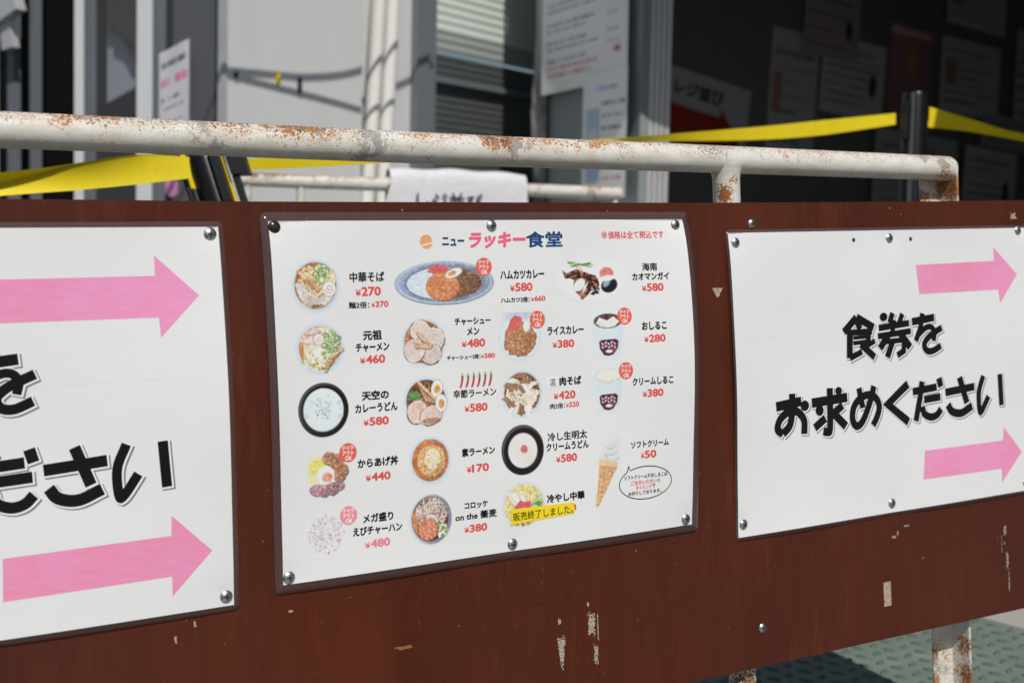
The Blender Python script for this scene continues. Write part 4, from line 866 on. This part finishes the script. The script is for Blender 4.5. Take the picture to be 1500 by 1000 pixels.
# sheet folded over the rail
sh_root = empty('paper_sign', at(660, 330, 2.9), 'white sheet with hand lettered black characters draped over the pipe of the second barrier', 'sign')
ra = (e1 - e0).normalized(); fwd = Vector((ra.y, -ra.x, 0)).normalized(); fwd = fwd if fwd.y < 0 else -fwd
def tpar(px_):                                   # rail parameter where a photo column crosses the rail
    lo_, hi = 0., 1.
    for _ in range(40):
        mid = (lo_ + hi) / 2; P_ = e0 + e0d * mid; c_ = P_ - Vector((0, 0, HC)); X_ = c_.dot(rx) / c_.dot(-bz) * F + 750
        lo_, hi = (mid, hi) if X_ < px_ else (lo_, mid)
    return lo_
tl, tr_, bl = tpar(568), tpar(767), tpar(540)
vs = []; NU, NV = 26, 24
prof = [(-.016, -.10), (-.0165, .0), (-.0155, .018), (-.011, .028), (-.003, .0325), (.006, .0315), (.0125, .026), (.0165, .013), (.018, .0)] + [(.018 + .0012 * k, -.022 * k) for k in range(1, 16)]
for j, (fn, fz) in enumerate(prof):
    dn = min(1., max(0., -fz / .12)) if j > 8 else 0.
    for i in range(NU + 1):
        a = i / NU; l_ = tl + (bl - tl) * dn; r_ = tr_ + .006 * dn
        sag = .004 * math.sin(a * 3.1) + .0016 * math.sin(a * 17) if 2 < j < 8 else 0.
        vs.append(e0 + e0d * (l_ + (r_ - l_) * a) + fwd * (fn + (.003 * math.sin(a * 9 + j * .4) if j > 9 else 0)) + Vector((0, 0, fz + sag)))
NJ = len(prof)
fs = [(j * (NU + 1) + i, (j + 1) * (NU + 1) + i, (j + 1) * (NU + 1) + i + 1, j * (NU + 1) + i + 1) for j in range(NJ - 1) for i in range(NU)]
q = MB(); q.add(vs, fs, True); q.build('sheet', M_CLOTH, sh_root)
tv, tf = bold_text('レジ並び', 0, 0, .146, .043, bold=.016)
tc = e0 + e0d * tpar(653) + fwd * .0245
q = MB(); q.add([tc + ra * a + Vector((0, 0, -b - .031)) + fwd * (c_ * .001) for a, b, c_ in [(x, y + .002, z_) for x, y, z_ in tv]], tf); q.build('lettering', M_MARK, sh_root)
q = MB(); kk = tpar(566)
q.tube([e0 + e0d * (kk + .012 * t_) + fwd * (.018 * math.cos(t_ * 6)) + Vector((0, 0, .017 * math.sin(t_ * 6) - .01 * t_)) for t_ in [x * .12 for x in range(14)]], .0022, 8); q.build('tie_string', mat('white_string', (.7, .68, .64), .6), sh_root)

# ------------------------------------------------------------------ belt stanchions
def belt(name, rows, label, parent=None, group=None):
    """rows: list of cross sections, each a list of (px, py, depth)"""
    k = len(rows[0]); P0 = [[np.array(at(*q)) for q in r] for r in rows]
    cols = [curve([r[i] for r in P0], 8) for i in range(k)]
    L = len(cols[0]); front = [Vector(cols[i][j]) for j in range(L) for i in range(k)]
    bk = []
    for j in range(L):
        for i in range(k): bk.append(front[j * k + i] + Vector((0, .0012, 0)))
    fs = []; sm_ = []; o = len(front)
    for j in range(L - 1):
        for i in range(k - 1):
            a, b, c_, d = j * k + i, j * k + i + 1, (j + 1) * k + i + 1, (j + 1) * k + i
            sm_.append((a, b, c_, d)); fs.append((d + o, c_ + o, b + o, a + o))
        for i in (0, k - 1): fs.append((j * k + i, (j + 1) * k + i, (j + 1) * k + i + o, j * k + i + o))
    q = MB(); q.add(front, sm_, True); q.add(front + bk, fs); ob = q.build(name, M_YEL, parent)
    tag(ob, label, 'belt', group); return ob
belt('barrier_belt', [[(-60, 262, 1.86), (-60, 280, 1.885), (-60, 292, 1.875)], [(0, 253, 1.87), (0, 270.5, 1.895), (0, 287, 1.88)], [(60, 246.5, 1.885), (60, 255, 1.90), (60, 282.5, 1.89)], [(117, 238.3, 1.90), (117, 240, 1.905), (117, 278.3, 1.90)], [(203, 226.5, 1.91), (203, 229, 1.912), (203, 270, 1.908)], [(277, 230, 1.915), (277, 236, 1.915), (281, 261, 1.915)]], 'yellow barrier belt with a folded upper edge running off the left side')
belt('barrier_belt', [[(351, 233, 1.94), (352, 250, 1.94)], [(450, 227.5, 2.07), (450, 245.3, 2.07)], [(560, 221, 2.2), (560, 239, 2.2)], [(700, 212.5, 2.37), (700, 228, 2.37)], [(870, 205, 2.55), (870, 216, 2.55)], [(936, 200, 2.6), (936, 208, 2.61)], [(1100, 187, 2.76), (1100, 205.3, 2.765)], [(1200, 177, 2.82), (1200, 198.5, 2.825)], [(1312, 166, 2.89), (1312, 182.5, 2.89)]], 'long yellow barrier belt stretched across behind the rail between both black posts')
belt('barrier_belt', [[(1356, 155, 2.9), (1356, 186, 2.9)], [(1420, 174, 3.0), (1420, 193, 3.0)], [(1480, 192, 3.1), (1480, 203.5, 3.1)], [(1560, 206, 3.25), (1560, 219, 3.25)]], 'short shaded yellow belt twisting off to the right from the upright post')
# upright post on the right
sp = at(1337, 250, 2.9); zt = at(1337, 137, 2.9).z
st = empty('belt_stanchion', (sp.x, sp.y, 0), 'upright black belt post with a pale strip for its highlight, right of the rail joint', 'stanchion')
q = MB(); q.tube([(sp.x, sp.y, .02), (sp.x, sp.y, zt - .004), (sp.x, sp.y, zt)], [.0265, .0265, .0245], 32); q.build('post', M_POLE, st)
q = MB(); c0 = Vector((sp.x, sp.y, 0)); ud = (at(1500, 170, 3.15) - at(1310, 170, 2.89)); ud.z = 0; ud.normalize(); vd = Vector((-ud.y, ud.x, 0))
for sg in (-1, 1):
    q.obox(c0 + ud * (sg * .0305 - .006) - vd * .008 + Vector((0, 0, zt - .095)), ud * .012, vd * .016, (0, 0, .075))
q.build('belt_clip', M_BLACK, st, .002)
q = MB(); q.tube([c0 + Vector((-.012, -.0245, .02)), c0 + Vector((-.012, -.0245, zt - .002))], .005, 10); q.build('highlight_strip', M_HIGHLIGHT, st)  # paler strip stands in for the highlight along the post
q = MB(); q.tube([(sp.x, sp.y, 0), (sp.x, sp.y, .012), (sp.x, sp.y, .03)], [.17, .165, .04], 40); q.build('base', M_BLACK, st)
# leaning post on the left
b0 = at(290, 205, 1.95); b1 = at(318, 292, 1.95); ax = (b1 - b0).normalized(); sc_ = (b1.z) / (-ax.z); foot = b1 + ax * sc_
st2 = empty('belt_stanchion', foot, 'leaning black belt post with belt clips, behind the left part of the rail', 'stanchion')
q = MB(); q.tube([b0 - ax * .006, b0, foot - ax * .012], [.021, .0235, .0235], 32); q.build('post', M_POLE, st2)
sd = (at(340, 240, 1.95) - at(280, 240, 1.95)).normalized(); fd = ax.cross(sd).normalized()
if fd.y > 0: fd = -fd
q = MB()
q.obox(b0 + ax * .03 - sd * .034 + fd * .004, sd * .007, fd * .022, ax * .075)
q.obox(b0 + ax * .02 + sd * .012 + fd * .017, sd * .014, fd * .013, ax * .072)
q.obox(b0 + ax * .015 + sd * .034 + fd * .002, sd * .026, fd * .024, ax * .038)
q.obox(b0 + ax * .053 + sd * .034 + fd * .004, sd * .009, fd * .018, ax * .05)
q.build('belt_clip', M_BLACK, st2, .0015)
q = MB(); q.obox(b0 + ax * .02 - sd * .0275 + fd * .0125, sd * .006, fd * .004, ax * .052); q.obox(b0 + ax * .02 + sd * .0265 + fd * .012, sd * .0035, fd * .004, ax * .09); q.build('belt_end', M_YEL, st2)
q = MB(); q.tube([b0 + ax * .09 + sd * .021 + fd * .021, b0 + ax * .24 + sd * .021 + fd * .021], .0035, 10); q.build('highlight_strip', M_HIGHLIGHT, st2)  # paler strip stands in for the grey reflection on the post
q = MB(); q.tube([foot + Vector((0, 0, .0)), foot + Vector((0, 0, .012)), foot + Vector((0, 0, .03))], [.16, .155, .04], 40); q.build('base', M_BLACK, st2)

# ------------------------------------------------------------------ the shop front behind
shop = empty('shop_building', (0, 4.6, 0), 'shop front behind the barriers with white wall, slatted shutter, glass doors and dark open room', 'building')
class Wall:
    def __init__(s, px0, d0, dx, dz):            # a vertical plane starting at column px0, depth d0, running (dx, dz) in camera axes
        s.o = at(px0, 400, d0); s.o.z = 0
        e = w((dx, 0, dz)) - w((0, 0, 0)); e.z = 0; s.e = e.normalized(); s.n = Vector((s.e.y, -s.e.x, 0))
        if s.n.dot(s.o) > 0: s.n = -s.n
    def hit(s, px, py):
        d = w(ray(px, py)) - Vector((0, 0, HC)); C0 = Vector((0, 0, HC)); t_ = (s.o - C0).dot(s.n) / d.dot(s.n); P_ = C0 + d * t_
        return (P_ - s.o).dot(s.e), P_.z
    def P(s, a, z, n=0.): return s.o + s.e * a + Vector((0, 0, z)) + s.n * n
    def box(s, m, a0, a1, z0, z1, n0, n1): m.obox(s.P(a0, z0, n0), s.e * (a1 - a0), s.n * (n1 - n0), (0, 0, z1 - z0))
    def a(s, px, py=200): return s.hit(px, py)[0]
    def z(s, px, py): return s.hit(px, py)[1]
    def bar(s, m, pa, pb, wd_, n0, n1):          # slanted bar between two pixels on the wall
        A_ = s.hit(*pa); B_ = s.hit(*pb); P0 = s.P(*A_, n0); P1 = s.P(*B_, n0); t_ = (P1 - P0); x = t_.normalized().cross(s.n) * wd_
        m.obox(P0 - x / 2, t_, x, s.n * (n1 - n0))
H_ = 2.6
WW = Wall(325, 4.0, .54, .84)
q = MB(); aw = WW.a(531, 60); WW.box(q, 0.012, aw, 0, H_, -.03, 0); q.build('white_wall', M_WALL, shop)
q = MB(); WW.box(q, -.010, .010, 0, H_, -.012, .006); q.build('wall_trim', M_ALU, shop)
q = MB(); WW.box(q, aw + .004, aw + .10, 0, H_, -.13, -.06); q.build('dark_wall_strip', M_SHUTD, shop)  # dark grey strip set back beside the white wall
for pa, pb, dd in (((559, -60), (537, 300), 0.), ((579, -60), (560, 300), .035)):
    q = MB(); A_ = at(*pa, 4.56 + dd); B_ = at(*pb, 4.52 + dd); t_ = B_ - A_; q.tube([A_ - t_ * .5, B_ + t_ * (B_.z / -t_.z)], .0235, 24); q.build('downpipe', M_PIPE, shop)
WS = Wall(583, 4.78, .54, .84)
q = MB(); WS.box(q, -.25, WS.a(600), 0, H_, -.1, 0); q.build('wall_strip', M_WALL, shop)
q = MB(); WS.box(q, WS.a(600), WS.a(617), 0, H_, -.1, .03); WS.box(q, WS.a(617) + .002, WS.a(632), 0, H_, -.1, .015); q.build('steel_jamb', M_GREYFR, shop)
# slatted shutter: shadow over its lower part painted as darker slats; a rail between
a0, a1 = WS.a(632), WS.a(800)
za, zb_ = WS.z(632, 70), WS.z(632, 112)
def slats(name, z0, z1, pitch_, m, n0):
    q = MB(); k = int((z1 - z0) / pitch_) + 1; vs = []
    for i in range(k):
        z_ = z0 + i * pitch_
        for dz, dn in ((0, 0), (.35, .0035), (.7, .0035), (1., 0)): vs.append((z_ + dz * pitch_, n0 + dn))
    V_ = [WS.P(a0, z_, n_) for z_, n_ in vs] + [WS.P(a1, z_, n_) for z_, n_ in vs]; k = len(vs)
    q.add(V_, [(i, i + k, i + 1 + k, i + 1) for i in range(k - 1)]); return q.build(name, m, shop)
slats('shutter', za + .065, H_, .030, M_SHUT, -.03); slats('half_shaded_shutter', za, za + .064, .030, M_SHUTM, -.031)
slats('shaded_shutter', 0, za - .02, .024, M_SHUTD, -.035)
q = MB(); WS.box(q, a0, a1, zb_ - .012, zb_ + .004, -.03, -.008); q.build('shutter_rail', M_GREYFR, shop)
# glass panel turned towards us, with film and notices
WP = Wall(782, 5.0, .46, -.89)
q = MB(); ap0, ap1 = 0., WP.a(937); WP.box(q, ap0, ap1, 0, H_, -.03, 0); q.build('glass_panel', M_GREYGREEN, shop)
q = MB(); b = WP.a(806)
vs = []; 
for j in range(31):
    for i in range(7):
        a = b * i / 6; z_ = H_ * j / 30; vs.append(WP.P(a, z_, .006 + .022 * float(fbm(i * .9 + 3, j * .8, 5))))
q.add(vs, [(j * 7 + i, j * 7 + i + 1, (j + 1) * 7 + i + 1, (j + 1) * 7 + i) for j in range(30) for i in range(6)]); q.build('crumpled_film', M_PLASTIC, shop)
PD = at(955, 200, 4.42)
q = MB()
WF = Wall(936, 4.42, 1., .25)
wpl = WF.a(976) - WF.a(936); nrib = 5
for i in range(nrib):
    WF.box(q, wpl * i / nrib, wpl * (i + .74) / nrib, 0, H_, -.06, 0); WF.box(q, wpl * (i + .74) / nrib + .0005, wpl * (i + 1) / nrib - .0005, 0, H_, -.06, -.012)
q.build('pillar', M_ALU, shop)
# dark open room on the right
WB = Wall(940, 5.25, .77, .64)
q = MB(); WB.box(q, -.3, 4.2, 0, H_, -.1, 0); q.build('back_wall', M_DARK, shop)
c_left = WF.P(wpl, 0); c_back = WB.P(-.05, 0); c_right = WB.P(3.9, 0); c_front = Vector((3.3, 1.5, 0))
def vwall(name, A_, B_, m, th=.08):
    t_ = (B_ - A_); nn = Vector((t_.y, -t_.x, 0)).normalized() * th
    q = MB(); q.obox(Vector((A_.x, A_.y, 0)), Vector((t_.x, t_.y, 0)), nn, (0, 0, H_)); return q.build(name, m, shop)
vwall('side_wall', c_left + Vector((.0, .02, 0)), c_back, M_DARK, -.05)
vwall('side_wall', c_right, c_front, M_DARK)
CZ = 1.60
q = MB()
def slab(pts, z0, z1): 
    k = len(pts); q.add([Vector((x, y, z0)) for x, y in pts] + [Vector((x, y, z1)) for x, y in pts], [tuple(range(k)), tuple(range(2 * k - 1, k - 1, -1))] + [(i, i + k, (i + 1) % k + k, (i + 1) % k) for i in range(k)])
slab([(.27, 3.95), (1.05, 3.95), (1.05, 1.95), (1.65, 1.95), (1.65, 1.2), (5.2, 1.2), (5.2, 5.0), (.13, 5.0), (.13, 4.72), (.27, 4.4)], CZ, CZ + .06)
slab([(.12, 5.0), (5.2, 5.0), (5.2, 9.5), (.12, 9.5)], 1.95, 2.0)
slab([(.20, 4.96), (5.2, 4.96), (5.2, 5.0), (.20, 5.0)], 1.6, 2.0)
q.build('shade_canopy', M_SHADE_CANOPY, shop)  # unseen canopy, its outline shaped to shade pillar, notices, belt and room
# glass doors on the left
WD = Wall(325, 4.0, -.84, .54)
def dbox(q, p0, p1, n0, n1, z0=0, z1=H_):
    x0, x1 = WD.a(p0), WD.a(p1); WD.box(q, max(min(x0, x1), .014), max(x0, x1), z0, z1, n0, n1)
for p0, p1 in ((203, 226), (112, 122), (126, 133), (47, 54), (14, 23)):
    q = MB(); dbox(q, p0, p1, -.02, .008); q.build('door_frame', M_ALUW if p0 in (203, 112) else M_GREYFR, shop)
for p0, p1 in ((232, 324), (134, 202)):
    q = MB(); dbox(q, p0, p1, -.012, -.006); q.build('glass_door', M_GLASS, shop)
q = MB(); dbox(q, 227, 231, -.03, .01); q.build('door_stile', M_GREYFR, shop)
# room behind the doors
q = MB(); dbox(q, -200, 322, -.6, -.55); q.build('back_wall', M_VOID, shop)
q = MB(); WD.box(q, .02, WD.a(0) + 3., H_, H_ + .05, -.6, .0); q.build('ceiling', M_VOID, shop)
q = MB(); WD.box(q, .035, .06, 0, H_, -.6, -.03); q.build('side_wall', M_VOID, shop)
q = MB(); dbox(q, 234, 322, -.09, -.05); q.build('door_grey_panel', mat('grey_panel', (.085, .087, .10), .6), shop)  # plain grey panel just behind the glass
q = MB(); x0, x1 = WD.a(202), WD.a(134); z0 = WD.z(168, 150)
q.add([WD.P(x1, WD.z(136, 148), -.06), WD.P(x0, WD.z(202, 110), -.06), WD.P(x0, H_, -.06), WD.P(x1, H_, -.06), WD.P(x1, WD.z(136, 148), -.07), WD.P(x0, WD.z(202, 110), -.07), WD.P(x0, H_, -.07), WD.P(x1, H_, -.07)], [(0, 1, 2, 3), (7, 6, 5, 4), (0, 4, 5, 1), (1, 5, 6, 2), (2, 6, 7, 3), (3, 7, 4, 0)])
q.build('pale_reflection_panel', M_PALE, shop)  # pale reflection in the glass, built as a panel behind it
q = MB()
pts = [(140, -40), (146, 44), (158, 38), (181, 88), (204, 74), (204, -40)]
k0 = [WD.P(*WD.hit(*p_), -.035) for p_ in pts]; k1 = [WD.P(*WD.hit(*p_), -.052) for p_ in pts]; k = len(pts)
q.add(k0 + k1, [tuple(range(k)), tuple(range(2 * k - 1, k - 1, -1))] + [(i, i + k, (i + 1) % k + k, (i + 1) % k) for i in range(k)])
for i in range(8):
    WD.bar(q, (152 + i * 7, -40), (160 + i * 6, 50 + 3 * i), .012, -.034, -.026)
q.build('brown_reflection_panel', M_BROWN_REFL, shop)  # brown corrugated reflection, likewise a solid panel behind the pane
q = MB(); WD.bar(q, (-20, 60), (52, 8), .05, .04, .08); q.build('door_brace', M_ALU, shop)
q = MB(); WD.bar(q, (26, 3), (34, 75), .05, .032, .06); q.build('frame_lit_strip', M_ALU, shop)  # pale bar stands in for the sunlit strip on the door frame
# unseen cables, set up the sun's path to throw the two shadow lines
def cable(path, t_, r, label):
    P_ = [WW.P(*WW.hit(*p_), 0) for p_ in path]; P_ = [Vector(x) for x in curve([np.array(v + SUN * t_) for v in P_], 6)]
    q = MB(); q.tube(P_, r, 10); return tag(q.build('shadow_cable', M_CABLE), label, 'cable')
cable([(250, 96), (325, 104), (385, 109), (440, 114), (490, 112), (525, 105), (560, 92), (580, 84), (640, 60)], .62, .0062, 'unseen black cable placed to cast the upper shadow line on the white wall')
cable([(250, 90), (325, 109), (385, 124), (440, 138), (490, 151), (525, 161), (580, 177), (640, 196)], .6, .006, 'unseen black cable placed to cast the lower slanting shadow line on the white wall')
for px_, py0, py1, m, nm in ((405, 106, 125, M_YEL, 'yellow'), (437, 114, 137, M_BLACK, 'black'), (344, 106, 114, M_BLACK, 'small dark')):
    q = MB(); WW.bar(q, (px_, py0), (px_, py1), .009, .0, .012); tag(q.build('cable_clip', m, None, .002), nm + ' clip fixed on the white wall over the cable shadow', 'clip')

# ------------------------------------------------------------------ notices in the background
def notice(wall, pa, wd_, ht, rot, draw, label, n=.004, cell=.006, name='notice', lean=0.):
    """a sheet whose upper left corner is seen at pixel pa, wd_ x ht metres"""
    a, z = wall.hit(*pa); p = Pic(wd_ / 2, ht / 2, 1., cell); p.A[:] = 1; p.rg = random.Random(int(pa[0])); draw(p)
    c_, s_ = math.cos(rot), math.sin(rot)
    def Pf(x, y):
        u = (x + 1) * wd_ / 2; v = (y + 1) * ht / 2
        return wall.P(a + u * c_ + v * s_, z + u * s_ - v * c_ - u * lean, n + .002 * math.sin(x * 3) * y)
    return tag(p.mesh(Pf, name, M_PRINT, None), label, 'notice')
def rows(p, spec, x0=-.85):
    for y, h, col, x1 in spec:
        x = x0
        while x < x1:
            L = p.rg.uniform(.03, .1); m = (np.abs(p.X - x - L / 2) < L / 2) & (np.abs(p.Y - y) < h / 2); p.put(m.astype(float) * p.rg.uniform(.5, .95), col); x += L + p.rg.uniform(.015, .04)
K_, R_, B_ = (70, 72, 80), (200, 70, 96), (60, 84, 140)
def dr_big(p):
    p.c[:] = (232, 236, 246); p.put((p.Y < -.80) * (p.X < .35) * (p.Y > -.93), (206, 204, 60))
    rows(p, [(-.62, .06, B_, .1), (-.5, .06, R_, -.35), (-.5, .06, K_, .25), (-.25, .06, B_, .2), (-.13, .06, K_, .1), (.08, .06, B_, .05), (.2, .06, R_, -.1), (.2, .06, K_, .3), (.42, .06, B_, .1), (.54, .06, R_, .35), (.68, .06, R_, .2)])
    p.put((p.X > .5) * (p.Y > -.9) * (p.Y < .55), (222, 224, 228)); rows(p, [(-.75, .05, K_, .8), (-.5, .05, K_, .85), (-.2, .05, K_, .8), (.1, .05, (120, 90, 80), .75), (.3, .05, (120, 90, 80), .8)], .55); p.ell(.78, .45, .07, .05, (200, 50, 60))
def dr_small(p):
    p.c[:] = (232, 236, 246); rows(p, [(-.75, .07, (50, 100, 180), .5)], -.4); p.put((p.X < -.2) * (p.X > -.85) * (p.Y > -.45) * (p.Y < .75), (150, 170, 200))
    p.put((p.X < -.3) * (p.X > -.75) * (p.Y > -.1) * (p.Y < .2), (190, 200, 214)); rows(p, [(-.5, .05, K_, .85), (-.3, .05, K_, .8), (-.1, .05, K_, .8), (.15, .06, R_, .5), (.32, .06, R_, .8), (.5, .06, R_, .85), (.68, .06, R_, .8)], -.1)
def dr_door(p):
    p.c[:] = (206, 206, 214); rows(p, [(-.7, .12, K_, .75), (-.3, .2, (206, 60, 110), .85), (.05, .1, K_, .3), (.25, .05, K_, .8), (.55, .05, K_, .6), (.8, .1, R_, .4)])
def dr_plain(seed, tint=(186, 188, 190), red=False):
    def f(p):
        p.c[:] = tint; rows(p, [(-.65 + .22 * k, .08, (160, 104, 110) if (red and k % 2) or k == seed % 5 else K_, p.rg.uniform(.2, .85)) for k in range(7)]); 
        if seed % 2: p.ell(.62, .1, .12, .3, (60, 50, 56))
        else: p.put((p.X < -.5) * (p.X > -.85) * (np.abs(p.Y + .05) < .3), (150, 104, 98))
    return f
def dr_red(p): p.c[:] = (142, 92, 100); p.ell(.1, -.3, .25, .3, (160, 130, 70), soft=.3); p.ell(0, .65, .25, .2, (60, 30, 40), soft=.2); p.put((np.abs(p.Y + .85) < .08) * 1., (214, 150, 160))
notice(WP, (806, -14), WP.a(933) - WP.a(806), .36, .02, dr_big, 'large pale notice with yellow heading and many lines, on the glass panel', .03)
notice(WP, (869, 112), WP.a(934) - WP.a(869), .40, .01, dr_small, 'small notice with pale blue picture below the large notice, beside the pillar', .036)
notice(WD, (279, 57), WD.a(235) - WD.a(279), .27, .0, lambda p: (dr_door(p), p.__setattr__('c', p.c[:, ::-1].copy()))[0], 'white notice with red middle line on the left glass door', .004, lean=.30)
notice(WD, (262, 262), .05, .05, .0, lambda p: (p.c.__setitem__(slice(None), (206, 120, 170)), p.A.__setitem__(slice(None), 0), p.ell(0, 0, 1, .8, (206, 110, 170)))[0], 'small magenta sticker low on the glass door', .004)
# red arrow notice in the room
al, zl = WB.hit(978, 95)
def dr_arrow(p):
    p.c[:] = (176, 178, 184); p.poly([(-1.2, -.22), (.35, -.2), (.35, -.42), (1.0, .5), (.35, 1.3), (.35, .9), (-1.2, .9)], (160, 30, 26), var=.06, soft=.02)
L_ = (WB.P(*WB.hit(1105, 110)) - WB.P(al, zl)).length
ro = -.13
o = notice(WB, (974, 93), L_, .34, ro, dr_arrow, 'white notice with a red arrow under black lettering on the dark back wall', .004)
tv, tf = bold_text('レジ並び', 0, 0, L_ * .56, L_ * .12, bold=.03)
a2, z2 = WB.hit(1023, 136)
q = MB(); q.add([WB.P(a2 + (x * math.cos(ro) + y * math.sin(ro)), z2 + (x * math.sin(ro) - y * math.cos(ro)), .008 + c_ * .001) for x, y, c_ in tv], tf); q.build('lettering', M_MARK, o)
for i, (pa, pb, ht, rt, dr, lb) in enumerate((
    ((1131, 38), (1200, 50), .46, -.05, dr_plain(2, (176, 178, 184), True), 'tall dim notice with wrinkled top, left of the framed notices'),
    ((1205, 46), (1297, 58), .28, -.06, dr_plain(1), 'wide dim notice with lines and a dark figure at its right side'),
    ((1303, 32), (1364, 40), .36, -.04, dr_red, 'dim reddish poster above the upright belt post'),
    ((1376, 52), (1462, 62), .29, -.03, dr_plain(4), 'dim notice with a reddish spot at its left, right of the reddish poster'),
    ((1176, -25), (1256, -14), .24, -.05, dr_plain(3, (160, 152, 152), True), 'dim red edged notice cut by the upper edge of the photo'),
    ((1384, -40), (1470, -28), .19, -.05, dr_plain(6), 'dim notice cut by the upper edge, above the spotted notice'),
    ((1482, 44), (1560, 52), .46, -.02, dr_plain(5), 'dim notice at the right edge of the photo'),
    ((1430, 165), (1500, 172), .13, -.05, dr_plain(8, (150, 160, 170)), 'small dim notice low behind the short shaded belt'),
    ((1404, 212), (1480, 220), .30, -.05, dr_plain(7), 'dim notice low on the back wall, right of the rail end'),
    ((1271, 186), (1392, 196), .36, -.04, dr_plain(9, (165, 167, 175), True), 'dim notice low on the back wall, half hidden by the upright post'))):
    notice(WB, pa, WB.a(pb[0], pb[1]) - WB.a(*pa), ht * 1.15, rt, dr, lb, .006 + .004 * i)

# ------------------------------------------------------------------ repeats share a group
for o in sc.objects:
    if o.parent is None and 'category' in o:
        g = {'belt': 'yellow barrier belts', 'stanchion': 'black belt posts', 'clip': 'clips on the white wall', 'cable': 'unseen cables that cast the wall shadows', 'barrier': 'rusty white pipe barriers'}.get(o['category'])
        if o.name.startswith('arrow_sign'): g = 'arrow signs on the brown board'
        if o['category'] == 'notice' and 'dim ' in o['label']: g = 'dim notices on the back wall'
        if g: o['group'] = g
